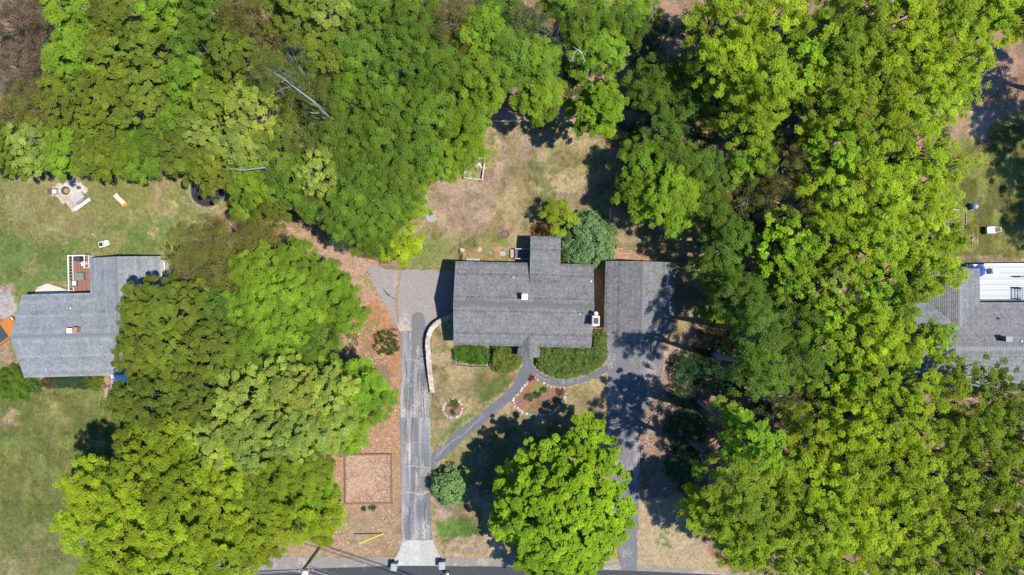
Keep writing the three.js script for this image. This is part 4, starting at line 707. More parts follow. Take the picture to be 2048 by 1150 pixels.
// ---------------------------------------------------------------- stone, beds and garden things
const stoneMats = [mat(0.40, 0.35, 0.30, 0.95), mat(0.34, 0.29, 0.255, 0.95), mat(0.46, 0.41, 0.36, 0.95), mat(0.28, 0.235, 0.205, 0.95), mat(0.38, 0.30, 0.24, 0.95)];
const stoneGeos = [1, 2, 3, 4, 5].map((s) => { const r = rng(s * 13), g = mergeVertices((() => { const q = new THREE.BoxGeometry(1, 1, 1, 2, 2, 2); q.deleteAttribute('uv'); q.deleteAttribute('normal'); return q; })()), p = g.attributes.position; for (let i = 0; i < p.count; i++) { const q = V(p.getX(i), p.getY(i), p.getZ(i)), k = q.length(); q.multiplyScalar(lerp(1, 0.62 / k, 0.35) * (0.92 + 0.16 * r())); p.setXYZ(i, q.x, q.y, q.z); } const f = g.toNonIndexed(); f.computeVertexNormals(); return f; });
function stone(parent, x, y, z, w, h, d, ry, r) { const o = mesh('stone', stoneGeos[Math.floor(r() * 5)], stoneMats[Math.floor(r() * 5)], parent); o.position.set(x, y, z); o.scale.set(w, h, d); o.rotation.y = ry; return o; }
{ // dry stone retaining wall
  const r = rng(5), curve = new THREE.CatmullRomCurve3(wallLine.map(([x, z]) => V(x, 0, z))), L = curve.getLength(), t = thing('retaining_wall', 'curved pale dry-stone retaining wall along the west driveway', 'wall', wallLine[3][0], wallLine[3][1], 0, undefined, 0), o = t.position;
  for (let s = 0.1; s < L; s += 0.30) {
    const p = curve.getPointAt(s / L), q = curve.getTangentAt(s / L), ry = -Math.atan2(q.z, q.x), nx = -q.z, nz = q.x;
    const top = upper(p.x, p.z) + 0.16, low = gh(p.x - 0.35, p.z + (p.z < 3.6 ? -0.2 : 0)) - 0.08, n = Math.max(1, Math.round((top - low) / 0.26)), hh = (top - low) / n;
    for (let k = 0; k < n; k++) for (const side of [-1, 1]) { if (side > 0 && k < n - 1) continue; stone(t, p.x + nx * side * -0.11 - o.x, low + hh * (k + 0.5) + (r() - 0.5) * 0.03, p.z + nz * side * -0.11 - o.z, 0.31 + 0.06 * r(), hh * 1.04, 0.25 + 0.05 * r(), ry + (r() - 0.5) * 0.3, r); }
    if (n > 1) stone(t, p.x - o.x - nx * 0.11, low + (top - low - hh) / 2, p.z - o.z - nz * 0.11, 0.3, top - low - hh - 0.02, 0.2, ry, r).name = 'backing_stone';
  }
}
const mulchTex = dataTex(512, 512, (i, j, o) => { const f = LAT[(i * 331 + j * 17) & 65535], h = noise(i * 0.4, j * 0.22), w = fbm(i * 0.03, j * 0.03, 3), s = 0.5 + 0.45 * f + 0.6 * (h - 0.3) + 0.3 * (w - 0.5); o[0] = 0.30 * s; o[1] = 0.135 * s; o[2] = 0.105 * s; });
mulchTex.repeat.set(0.25, 0.25);
const mulchMat = new THREE.MeshStandardMaterial({ map: mulchTex, roughness: 1, bumpMap: grain(1 / 2), bumpScale: 0.04 });
function edging(t, pts, step, size, r) {
  const c = new THREE.CatmullRomCurve3(pts.map(([u, v]) => { const [x, z] = at(u, v); return V(x, 0, z); })), L = c.getLength();
  for (let s = 0; s < L; s += step * (0.85 + 0.3 * r())) { const p = c.getPointAt(Math.min(1, s / L)), q = size * (0.75 + 0.5 * r()); if (r() < 0.14) continue; stone(t, p.x - t.position.x + (r() - 0.5) * 0.1, 0.02 + 0.04 * r(), p.z - t.position.z + (r() - 0.5) * 0.1, q * (1.0 + 0.5 * r()), q * 0.7, q * (0.8 + 0.4 * r()), r() * 3, r); }
}
const plantMats = [mat(0.09, 0.18, 0.03, 0.8), mat(0.14, 0.2, 0.03, 0.8), mat(0.06, 0.12, 0.06, 0.8)];
function leafyPlant(name, label, u, v, rp, h, m, n, group, sp = SPR.strap) {
  const [x, z] = at(u, v), t = thing(name, label, 'plant', x, z, 0, group), r = rng(Math.round(u * 5 + v)), list = [], c = m.color;
  for (let i = 0; i < n; i++) { const a = r() * 6.28, d = Math.sqrt(r()) * rp * K, b = 0.75 + 0.5 * r(); list.push({ p: V(Math.cos(a) * d, h * (0.25 + 0.7 * r()), Math.sin(a) * d), n: V(Math.cos(a) * 0.6, 1, Math.sin(a) * 0.6).normalize(), a: r() * 6, s: 0.7 + 0.4 * r(), c: [c.r * b, c.g * b, c.b * b] }); }
  const f = leaves(list, sp, leafMat); f.name = 'foliage'; t.add(f);
  mesh('stem', merge([0, 1, 2].map((i) => rod(V(Math.cos(i * 2) * 0.05, -0.02, Math.sin(i * 2) * 0.05), V(Math.cos(i * 2) * rp * K * 0.5, h * 0.6, Math.sin(i * 2) * rp * K * 0.5), 0.012, 4))), plantMats[0], t);
}
{
  const [x, z] = at(906, 817), t = thing('round_flower_bed', 'small round mulched bed ringed with pale stones on the front lawn', 'flower bed', x, z), r = rng(8);
  const ring = Array.from({ length: 20 }, (_, i) => [906 + Math.cos(i / 20 * 6.283) * 19, 817 + Math.sin(i / 20 * 6.283) * 18]);
  const g = drape(PL(ring), 0.02, 0.4); g.translate(-x, -t.position.y, -z); mesh('mulch', g, mulchMat, t);
  edging(t, [...ring, ring[0]], 0.24, 0.2, r);
  leafyPlant('bedding_plant', 'bright green leafy clump at the top of the round bed', 909, 806, 10, 0.4, plantMats[1], 26);
  leafyPlant('bedding_plant', 'small dark sprig in the lower half of the round bed', 905, 824, 5, 0.2, plantMats[2], 7);
}
{
  const [x, z] = at(1080, 795), t = thing('flower_bed', 'fan-shaped red mulch bed edged with pale stones below the entrance', 'flower bed', x, z), r = rng(9);
  const out = [[1060, 753], [1068, 752], [1085, 764], [1106, 773], [1131, 776], [1132, 786], [1125, 803], [1114, 817], [1100, 827], [1072, 829], [1047, 826], [1034, 816], [1026, 800], [1042, 780], [1057, 761]];
  const g = drape(PL(out), 0.024, 0.4); g.translate(-x, -t.position.y, -z); mesh('mulch', g, mulchMat, t);
  edging(t, [[1056, 762], [1042, 781], [1026, 800], [1034, 816], [1047, 826], [1072, 829], [1100, 828], [1114, 817], [1125, 803], [1132, 787]], 0.3, 0.2, r); edging(t, [[1070, 755], [1086, 765], [1106, 774], [1130, 777]], 0.34, 0.17, r);
  const moss = drape(PL([[1063, 768], [1085, 766], [1097, 776], [1092, 790], [1075, 793], [1060, 782]]), 0.034, 0.4); moss.translate(-x, -t.position.y, -z); mesh('ground_cover', moss, mat(0.19, 0.19, 0.05, 1, { bumpMap: grain(1 / 2), bumpScale: 0.05 }), t);
  leafyPlant('bedding_plant', 'dark plant at the left of the mulch bed', 1058, 793, 8, 0.3, plantMats[0], 16);
  leafyPlant('bedding_plant', 'blue-green plant near the middle of the mulch bed', 1074, 788, 6, 0.3, plantMats[2], 12);
  leafyPlant('bedding_plant', 'dark sprig in the grassy patch of the mulch bed', 1087, 780, 5, 0.3, plantMats[2], 9);
  leafyPlant('bedding_plant', 'reddish plant at the right of the mulch bed', 1120, 784, 7, 0.25, mat(0.2, 0.08, 0.05), 12);
  leafyPlant('bedding_plant', 'yellowish tuft low right in the mulch bed', 1112, 798, 6, 0.2, mat(0.22, 0.2, 0.05), 9);
  leafyPlant('bedding_plant', 'red-leaved plant in the tip of the mulch bed by the path', 1063, 757, 6, 0.3, mat(0.2, 0.07, 0.05), 9);
}
{ // netted plot beside the house
  const [x, z] = at(944, 714), t = thing('garden_netting', 'low wire-netted garden fence around shrubs left of the entrance', 'fence', x, z), m = mat(0.22, 0.3, 0.25, 0.7), pts = [[913, 694], [913, 729], [945, 733], [975, 734], [976, 694]].map(([u, v]) => { const [a, b] = at(u, v); return V(a - x, 0, b - z); });
  for (const p of pts) mesh('stake', cyl(p.x, 0.42, p.z, 0.025, 0.02, 0.9, 6), m, t);
  for (let i = 0; i < 4; i++) { const gs = []; for (const y of [0.1, 0.3, 0.5, 0.7, 0.84]) gs.push(rod(pts[i].clone().setY(y), pts[i + 1].clone().setY(y), 0.008, 4)); const n = 8; for (let k = 1; k < n; k++) { const p = V().lerpVectors(pts[i], pts[i + 1], k / n); gs.push(rod(p.clone().setY(0.05), p.clone().setY(0.86), 0.007, 4)); } mesh('wire_net', merge(gs), m, t); }
}
// stepping stones by the back door
[[925, 500, 0.34, 'leftmost pale stepping stone in the dirt behind the house'], [959, 499, 0.38, 'second stepping stone from left behind the house'], [980, 505, 0.32, 'third stepping stone from left behind the house, darker'], [1005, 507, 0.44, 'large grey stepping stone nearest the back stoop']].forEach(([u, v, s, l], i) => {
  const [x, z] = at(u, v), t = mesh('stepping_stone', stoneGeos[i], [stoneMats[0], stoneMats[1], mat(0.2, 0.19, 0.175, 0.9), mat(0.3, 0.3, 0.29, 0.9)][i]); t.scale.set(s * 1.3, 0.12, s); t.rotation.y = i; t.position.set(x, gh(x, z) + 0.02, z); tag(t, l, 'stone', 'stepping stones behind the house'); });
{ const [x, z] = at(946, 524), t = thing('stone_doorstep', 'pale grey doorstep slab at the north wall of the middle house', 'step', x, z, -0.02); for (const i of [0, 1]) mesh('slab', rbox(-0.35 + i * 0.7, 0.1, 0, 0.68, 0.24, 0.7, 0.04), mat(0.33, 0.33, 0.33, 0.9), t); }
{ // square leafy bed with a low timber edging
  const [x, z] = at(737, 957), t = thing('square_bed', 'square timber-edged bed filled with brown leaves beside the driveway', 'garden bed', x, z, 0.01), m = mat(0.15, 0.10, 0.08, 0.95), w = 4.6, d = 4.85;
  mesh('leaf_fill', (() => { const g = new THREE.PlaneGeometry(w - 0.1, d - 0.1, 30, 30); g.rotateX(-Math.PI / 2); const p = g.attributes.position; for (let i = 0; i < p.count; i++) p.setY(i, 0.10 + 0.06 * noise(p.getX(i) * 2 + 5, p.getZ(i) * 2)); g.computeVertexNormals(); return g; })(), (() => { const q = dataTex(512, 512, (i, j, o) => { const f = LAT[(i * 77 + j * 913) & 65535], h = noise(i * 0.22, j * 0.22), k = fbm(i * 0.02, j * 0.02, 3), s = 0.3 + 0.35 * f + 0.6 * h + 0.5 * (fbm(i * 0.035 + 9, j * 0.035, 3) - 0.35); o[0] = lerp(0.50, 0.54, k) * s; o[1] = lerp(0.29, 0.37, k) * s; o[2] = lerp(0.19, 0.25, k) * s; }); return new THREE.MeshStandardMaterial({ map: q, roughness: 1, bumpMap: grain(4), bumpScale: 0.05 }); })(), t);
  mesh('timber', box(0, 0.1, -d / 2, w + 0.16, 0.24, 0.15), m, t); mesh('timber', box(0, 0.1, d / 2, w + 0.16, 0.24, 0.15), m, t); mesh('timber', box(-w / 2, 0.1, 0, 0.15, 0.24, d - 0.16), m, t); mesh('timber', box(w / 2, 0.1, 0, 0.15, 0.24, d - 0.16), m, t);
}
leafyPlant('seedling', 'small dark plant below the square leafy bed, right one', 745, 1014, 5, 0.35, plantMats[2], 10); leafyPlant('seedling', 'small dark plant below the square leafy bed, left one', 727, 1016, 4, 0.3, plantMats[2], 8);
// garden enclosure in the back yard
{
  const [x, z] = at(950, 345), t = thing('garden_enclosure', 'low pale rail enclosure under the trees at the back lawn edge', 'fence', x, z), m = mat(0.46, 0.43, 0.38, 0.9), P = (u, v) => { const [a, b] = at(u, v); return [a - x, b - z]; };
  const c = [P(971, 318), P(965, 361), P(929, 357), P(934, 320)];
  for (let i = 0; i < 4; i++) { const a = c[i], b = c[(i + 1) % 4], L = Math.hypot(b[0] - a[0], b[1] - a[1]); mesh('rail', box((a[0] + b[0]) / 2, 0.5, (a[1] + b[1]) / 2, L, 0.06, 0.1, -Math.atan2(b[1] - a[1], b[0] - a[0])), m, t); mesh('post', box(a[0], 0.27, a[1], 0.11, 0.62, 0.11), m, t); }
}
{ const [x, z] = at(957, 334), t = thing('storage_crate', 'grey-blue slatted crate inside the pale rail enclosure', 'crate', x, z, 0.5); for (let i = 0; i < 4; i++) mesh('slat', box(-0.24 + i * 0.16, 0.35, 0, 0.13, 0.03, 0.6), mat(0.4, 0.43, 0.46, 0.7), t); mesh('body', box(0, 0.16, 0, 0.62, 0.34, 0.58), mat(0.25, 0.28, 0.3, 0.8), t); }
{ const [x, z] = at(1010, 242), t = thing('log_edging', 'pale logs laid in a line along the top of the back lawn', 'log', x, z, 0.02), r = rng(4); for (let i = 0; i < 4; i++) { const o = mesh('log', cyl(0, 0, 0, 0.08, 0.07, 0.95 + 0.15 * r(), 9), mat(0.48, 0.42, 0.36, 0.95), t); o.rotation.z = Math.PI / 2; o.rotation.y = (r() - 0.5) * 0.08; o.position.set(-1.5 + i * 1.02, 0.06, (r() - 0.5) * 0.06); } }
function ring(label, u, v, R0, m, fill) { const [x, z] = at(u, v), t = thing('fire_ring', label, 'fire ring', x, z); mesh('rim', torus(0, 0.08, 0, R0, 0.07, 28, 8), m, t); mesh('ash_bed', cyl(0, 0.02, 0, R0 * 0.98, R0 * 0.98, 0.05, 24), fill, t); return t; }
ring('grey metal ring with ash on pinkish dirt at back lawn left edge', 862, 434, 0.42, mat(0.36, 0.34, 0.33, 0.8), mat(0.28, 0.26, 0.25, 1));
ring('dark ring of scorched earth in the lawn above the stepping stones', 1011, 468, 0.36, mat(0.13, 0.09, 0.07, 0.95), mat(0.16, 0.10, 0.075, 1));
function plank(name, label, cat, u0, v0, u1, v1, w, h, m, lift = 0) { const [a, b] = at(u0, v0), [c, d] = at(u1, v1), o = mesh(name, rbox(0, 0, 0, Math.hypot(c - a, d - b), h, w, 0.01), m); o.position.set((a + c) / 2, gh((a + c) / 2, (b + d) / 2) + h / 2 + lift + 0.006, (b + d) / 2); o.rotation.y = -Math.atan2(d - b, c - a); return tag(o, label, cat); }
plank('lying_post', 'pale post lying in the grass right of the rhododendron', 'post', 1221, 416, 1219, 449, 0.1, 0.09, mat(0.6, 0.55, 0.47, 0.9));
plank('lying_board', 'orange-brown board on the ground between house and garage', 'board', 1203, 558, 1201, 574, 0.1, 0.04, mat(0.42, 0.22, 0.07, 0.8));
plank('lying_stick', 'pale stick on the left lawn above the toy cart', 'stick', 183, 467, 192, 473, 0.05, 0.05, mat(0.6, 0.52, 0.42, 0.9));
plank('lying_log', 'dark log in the mulch strip beside the garage driveway', 'log', 1288, 938, 1289, 978, 0.14, 0.12, mat(0.13, 0.09, 0.07, 0.95));
tag(mesh('cord', tube([[1232, 505], [1260, 507], [1290, 505], [1330, 508]].map(([u, v]) => { const [x, z] = at(u, v); return V(x, gh(x, z) + 0.02, z); }), 0.018, 5), mat(0.6, 0.35, 0.25, 0.8)), 'thin pinkish cord lying on leaves behind the garage', 'cord');
{ const r = rng(66); [0, 1, 2, 3, 4, 5, 6, 7].forEach((i) => { const u = 1290 - i * 0.5 + r(), v = 875 + i * 8, [x, z] = at(u, v), o = mesh('edging_stone', stoneGeos[i % 5], stoneMats[i % 5]); o.scale.set(0.14, 0.1, 0.12); o.position.set(x, gh(x, z) + 0.035, z); tag(o, `${i === 7 ? 'last' : ORD[i]} pale stone from the top lining the mulch strip by garage driveway`, 'stone', 'stones lining the mulch strip'); }); }
{ const r = rng(67); for (let i = 0; i < 7; i++) { const [x, z] = at(799 + r() * 4, 478 + i * 6.5), o = mesh('edging_stone', stoneGeos[i % 5], stoneMats[i % 3]); o.scale.set(0.26, 0.16, 0.26); o.position.set(x, gh(x, z) + 0.05, z); o.rotation.y = r() * 3; tag(o, `${i === 6 ? 'last' : ORD[i]} pale stone from the top in the line above the driveway court`, 'stone', 'stones above the driveway court'); } }

// ---------------------------------------------------------------- left lawn
{
  const [x, z] = at(135, 388), t = thing('paver_patio', 'pinkish paved patio corner with the fire pit on left lawn', 'patio', x, z), out = PL([[97, 382], [122, 360], [150, 360], [177, 377], [163, 402], [149, 420], [130, 408]]);
  const m = [mat(0.46, 0.40, 0.36, 0.95), mat(0.43, 0.37, 0.335, 0.95), mat(0.49, 0.43, 0.385, 0.95)], g = new THREE.BoxGeometry(0.385, 0.06, 0.385), r = rng(2), ca = Math.cos(-0.62), sa = Math.sin(-0.62);
  for (let i = -8; i < 9; i++) for (let j = -8; j < 9; j++) { const px = x + (i * ca - j * sa) * 0.4, pz = z + (i * sa + j * ca) * 0.4; if (!inPoly(out, px, pz)) continue; const o = mesh('paver', g, m[Math.floor(r() * 3)], t); o.position.set(px - x, 0.02 + 0.01 * r(), pz - z); o.rotation.y = 0.62; }
  const b = drape(out, 0.012, 0.6); b.translate(-x, -t.position.y, -z); mesh('bedding_sand', b, mat(0.36, 0.31, 0.27, 1), t);
}
{ const [x, z] = at(135, 382), t = thing('fire_pit', 'round dark metal fire pit bowl on the pinkish patio', 'fire pit', x, z, 0, undefined, 0.06); mesh('bowl', new THREE.LatheGeometry([[0.02, 0.12], [0.28, 0.14], [0.38, 0.34], [0.42, 0.36], [0.40, 0.30], [0.30, 0.08], [0.02, 0.06]].map((q) => new THREE.Vector2(...q)), 24), mat(0.05, 0.04, 0.035, 0.6), t); mesh('ash', cyl(0, 0.15, 0, 0.26, 0.26, 0.03, 18), mat(0.22, 0.19, 0.12, 1), t); for (let i = 0; i < 3; i++) mesh('leg', rod(V(Math.cos(i * 2.1) * 0.3, 0.12, Math.sin(i * 2.1) * 0.3), V(Math.cos(i * 2.1) * 0.36, -0.02, Math.sin(i * 2.1) * 0.36), 0.02), dark, t); }
function chair(label, u, v, ry, m, seatM, y) {
  const [x, z] = at(u, v), t = thing('garden_chair', label, 'chair', x, z, ry, undefined, y);
  for (let i = 0; i < 5; i++) mesh('seat_slat', box(0, 0.42, -0.2 + i * 0.105, 0.5, 0.025, 0.09), m, t);
  mesh('cushion', rbox(0.02, 0.47, 0.02, 0.44, 0.07, 0.42, 0.05), seatM, t); mesh('backrest', box(-0.31, 0.72, 0, 0.05, 0.55, 0.5, 0, 0, 0.18), m, t);
  for (const q of [-0.27, 0.27]) mesh('armrest', box(0, 0.62, q, 0.55, 0.03, 0.07), m, t);
  for (const [a, b] of [[-1, -1], [1, -1], [-1, 1], [1, 1]]) mesh('leg', box(a * 0.24, 0.3, b * 0.25, 0.04, 0.62, 0.04), m, t);
  return t;
}
chair('brown chair with white cushion left of the fire pit', 114, 384, 0, mat(0.16, 0.09, 0.08, 0.7), mat(0.6, 0.6, 0.62, 0.7), 0.06);
{ const [x, z] = at(156, 395, 0.7), t = thing('patio_table', 'weathered grey slatted table on the patio beside the bench', 'table', x, z, 0.62, undefined, 0.06), m = mat(0.38, 0.36, 0.33, 0.9); for (let i = 0; i < 6; i++) mesh('slat', box(0, 0.7, -0.3 + i * 0.12, 1.2, 0.03, 0.11), m, t); for (const [a, b] of [[-1, -1], [1, -1], [-1, 1], [1, 1]]) mesh('leg', box(a * 0.5, 0.34, b * 0.26, 0.06, 0.69, 0.06), m, t); mesh('apron', merge([box(0, 0.64, -0.27, 1.0, 0.07, 0.03), box(0, 0.64, 0.27, 1.0, 0.07, 0.03)]), m, t); }
{ const [x, z] = at(165, 409, 0.45), t = thing('garden_bench', 'long pale grey bench at the lower right patio edge', 'bench', x, z, 0.62, undefined, 0.05), m = mat(0.47, 0.46, 0.44, 0.9); for (let i = 0; i < 2; i++) mesh('seat_plank', box(0, 0.45, -0.09 + i * 0.18, 1.9, 0.04, 0.17), m, t); for (const a of [-0.8, 0.8]) mesh('leg', box(a, 0.22, 0, 0.06, 0.44, 0.3), m, t); mesh('brace', box(0, 0.2, 0, 1.5, 0.05, 0.04), m, t); }
{ const [x, z] = at(160, 376), t = thing('metal_bucket', 'small dark bucket at the upper right patio edge', 'bucket', x, z, 0, undefined, 0.05); mesh('body', new THREE.LatheGeometry([[0.01, 0.02], [0.13, 0.02], [0.17, 0.3], [0.18, 0.3], [0.14, 0.0], [0.01, 0.0]].map((q) => new THREE.Vector2(...q)), 16), mat(0.1, 0.09, 0.08, 0.6), t); mesh('handle', (() => { const g = new THREE.TorusGeometry(0.17, 0.01, 5, 14, Math.PI); g.translate(0, 0.29, 0); return g; })(), dark, t); }
{ const [x, z] = at(243, 399), t = thing('toy_slide', 'small toy slide, cream at top and orange below, on left lawn', 'slide', x, z, -0.95), cream = mat(0.62, 0.5, 0.36, 0.6), org = mat(0.55, 0.22, 0.04, 0.5); mesh('chute', (() => { const s = [V(-0.55, 0.62, 0), V(-0.1, 0.5, 0), V(0.35, 0.14, 0), V(0.62, 0.07, 0)], gs = []; for (let i = 0; i < 3; i++) { const d = V().subVectors(s[i + 1], s[i]), l = d.length() + 0.02, a = Math.atan2(d.y, d.x), m = V().addVectors(s[i], s[i + 1]).multiplyScalar(0.5); gs.push(box(m.x, m.y, m.z, l, 0.03, 0.4, 0, 0, a), box(m.x, m.y + 0.07, 0.21, l, 0.15, 0.03, 0, 0, a), box(m.x, m.y + 0.07, -0.21, l, 0.15, 0.03, 0, 0, a)); } return merge(gs); })(), cream, t); mesh('runout', rbox(0.5, 0.1, 0, 0.5, 0.05, 0.5, 0.05), org, t); for (const q of [-0.2, 0.2]) mesh('leg', box(-0.5, 0.3, q, 0.06, 0.62, 0.05), org, t); for (let i = 0; i < 2; i++) mesh('rung', box(-0.6, 0.2 + i * 0.2, 0, 0.06, 0.04, 0.4), org, t); }
{ const [x, z] = at(211, 488), t = thing('toy_cart', 'cream toy ride-on cart with dark seat above the left deck', 'toy car', x, z, 0.25), cr = mat(0.55, 0.56, 0.42, 0.55); mesh('body', merge([rbox(0, 0.28, 0, 1.1, 0.28, 0.6, 0.08), rbox(0.34, 0.46, 0, 0.44, 0.14, 0.56, 0.06)]), cr, t); mesh('seat', rbox(-0.26, 0.45, 0, 0.36, 0.1, 0.36, 0.05), dark, t); mesh('windscreen_frame', merge([box(0.1, 0.6, 0, 0.03, 0.28, 0.5)]), cr, t); for (const [a, b] of [[-0.36, -0.3], [0.36, -0.3], [-0.36, 0.3], [0.36, 0.3]]) { const w = mesh('wheel', (() => { const g = new THREE.CylinderGeometry(0.15, 0.15, 0.1, 16); g.rotateX(Math.PI / 2); return g; })(), dark, t); w.position.set(a, 0.15, b); } }
{ const [x, z] = at(414, 382, 0.8), t = thing('trampoline', 'round trampoline with black mat and white-blue rim half under trees', 'trampoline', x, z), r = 1.75; mesh('mat', cyl(0, 0.8, 0, r * 0.86, r * 0.86, 0.02, 36), mat(0.012, 0.014, 0.02, 0.7), t); mesh('rim_pad', (() => { const s = new THREE.Shape(); s.absarc(0, 0, r, 0, 6.2832); const h = new THREE.Path(); h.absarc(0, 0, r * 0.86, 0, 6.2832, true); s.holes.push(h); const g = new THREE.ExtrudeGeometry(s, { depth: 0.04, bevelEnabled: false, curveSegments: 30 }); g.rotateX(-Math.PI / 2); g.translate(0, 0.8, 0); return g; })(), mat(0.03, 0.05, 0.09, 0.6), t); mesh('frame', merge([torus(0, 0.79, 0, r + 0.03, 0.025, 40, 8)]), mat(0.4, 0.45, 0.5, 0.4), t); for (let i = 0; i < 6; i++) { const a = i * 1.047 + 0.4; mesh('leg', rod(V(Math.cos(a) * r, 0.78, Math.sin(a) * r), V(Math.cos(a) * (r + 0.05), -0.02, Math.sin(a) * (r + 0.05)), 0.03), galvanised, t); mesh('net_pole', rod(V(Math.cos(a) * (r + 0.05), 0.75, Math.sin(a) * (r + 0.05)), V(Math.cos(a) * (r + 0.1), 2.3, Math.sin(a) * (r + 0.1)), 0.025), mat(0.35, 0.4, 0.45, 0.5), t); } }
// things on the left deck
{ const [x, z] = at(159, 518, 1.4), t = thing('covered_grill', 'dark blue covered grill in the top corner of the timber deck', 'grill', x, z, 0.03, undefined, 0.98); mesh('cover', rbox(0, 0.5, 0, 0.62, 0.98, 0.44, 0.08), mat(0.03, 0.04, 0.075, 0.7), t); mesh('lid', rbox(0, 1.02, 0, 0.5, 0.12, 0.34, 0.1), mat(0.035, 0.045, 0.08, 0.7), t); }
{ const [x, z] = at(167, 527, 1.4), t = thing('white_planter', 'white tilted box beside the covered grill on timber deck', 'box', x, z, 0.4, undefined, 0.98); mesh('box', rbox(0, 0.2, 0, 0.46, 0.38, 0.34, 0.04), mat(0.66, 0.64, 0.58, 0.7), t); mesh('lid', rbox(0, 0.41, 0, 0.5, 0.04, 0.38, 0.03), mat(0.7, 0.68, 0.62, 0.7), t); }
{ const [x, z] = at(160, 553, 1.6), t = thing('glass_table', 'greenish glass-topped table in the middle of the timber deck', 'table', x, z, 0.02, undefined, 0.98); mesh('top', rbox(0, 0.7, 0, 0.8, 0.02, 0.75, 0.06), mat(0.16, 0.19, 0.16, 0.15), t); for (const [a, b] of [[-1, -1], [1, -1], [-1, 1], [1, 1]]) mesh('leg', box(a * 0.33, 0.345, b * 0.3, 0.04, 0.69, 0.04), mat(0.2, 0.2, 0.2, 0.5), t); mesh('rim', merge([box(0, 0.68, 0.36, 0.78, 0.03, 0.03), box(0, 0.68, -0.36, 0.78, 0.03, 0.03)]), mat(0.2, 0.2, 0.2, 0.5), t); }
chair('white cushioned chair at the lower end of the timber deck', 164, 567, 1.6, mat(0.2, 0.19, 0.18, 0.7), mat(0.66, 0.66, 0.64, 0.8), 0.98);
{ const [x, z] = at(94, 577), t = thing('concrete_patio', 'pale beige concrete pad behind the left house', 'patio', x, z), g = drape(PL([[66, 592], [74, 574], [95, 567], [120, 575], [148, 585], [148, 592]]), 0.03, 0.6); g.translate(-x, -t.position.y, -z); mesh('slab', g, mat(0.48, 0.42, 0.36, 0.95, { bumpMap: grain(1 / 3), bumpScale: 0.01 }), t); }
{ const [x, z] = at(224, 785), t = thing('brick_walk', 'short brick walk leading down from the white entry canopy', 'path', x, z, 0.03), ms = [mat(0.34, 0.25, 0.22, 0.95), mat(0.38, 0.29, 0.26, 0.95), mat(0.30, 0.23, 0.21, 0.95)], g = new THREE.BoxGeometry(0.235, 0.06, 0.115), r = rng(3); for (let i = 0; i < 6; i++) for (let j = 0; j < 14; j++) { const o = mesh('brick', g, ms[Math.floor(r() * 3)], t); o.position.set(-0.62 + i * 0.245 + (j % 2) * 0.06, 0.02 + 0.006 * r(), -0.9 + j * 0.125); } }
{ const [x, z] = at(212, 772), t = thing('terracotta_pot', 'red-brown pot beside the brick walk', 'pot', x, z); mesh('pot', new THREE.LatheGeometry([[0.01, 0], [0.16, 0], [0.22, 0.32], [0.26, 0.33], [0.26, 0.38], [0.2, 0.38], [0.18, 0.3], [0.01, 0.28]].map((q) => new THREE.Vector2(...q)), 18), mat(0.32, 0.1, 0.06, 0.8), t); mesh('soil', cyl(0, 0.3, 0, 0.18, 0.18, 0.02, 14), mat(0.1, 0.06, 0.04, 1), t); }
{ // side landing of the left house
  const [x, z] = at(330, 540, 0.6), t = thing('side_landing', 'small white-railed landing on the right side of the left house', 'landing', x, z, 0.026); for (let i = 0; i < 5; i++) mesh('board', box(0, 0.55, -0.56 + i * 0.28, 0.7, 0.04, 0.26), mat(0.25, 0.22, 0.18, 0.9), t); railing(t, [[-0.3, -0.7, 0.57], [0.34, -0.7, 0.57], [0.34, 0.7, 0.57], [-0.3, 0.7, 0.57]], 0.9, whiteTrim, 0.3, 0.06); mesh('frame', merge([[-0.3, -0.6], [0.3, -0.6], [-0.3, 0.6], [0.3, 0.6]].map(([a, b]) => box(a, 0.26, b, 0.1, 0.56, 0.1))), whiteTrim, t);
}
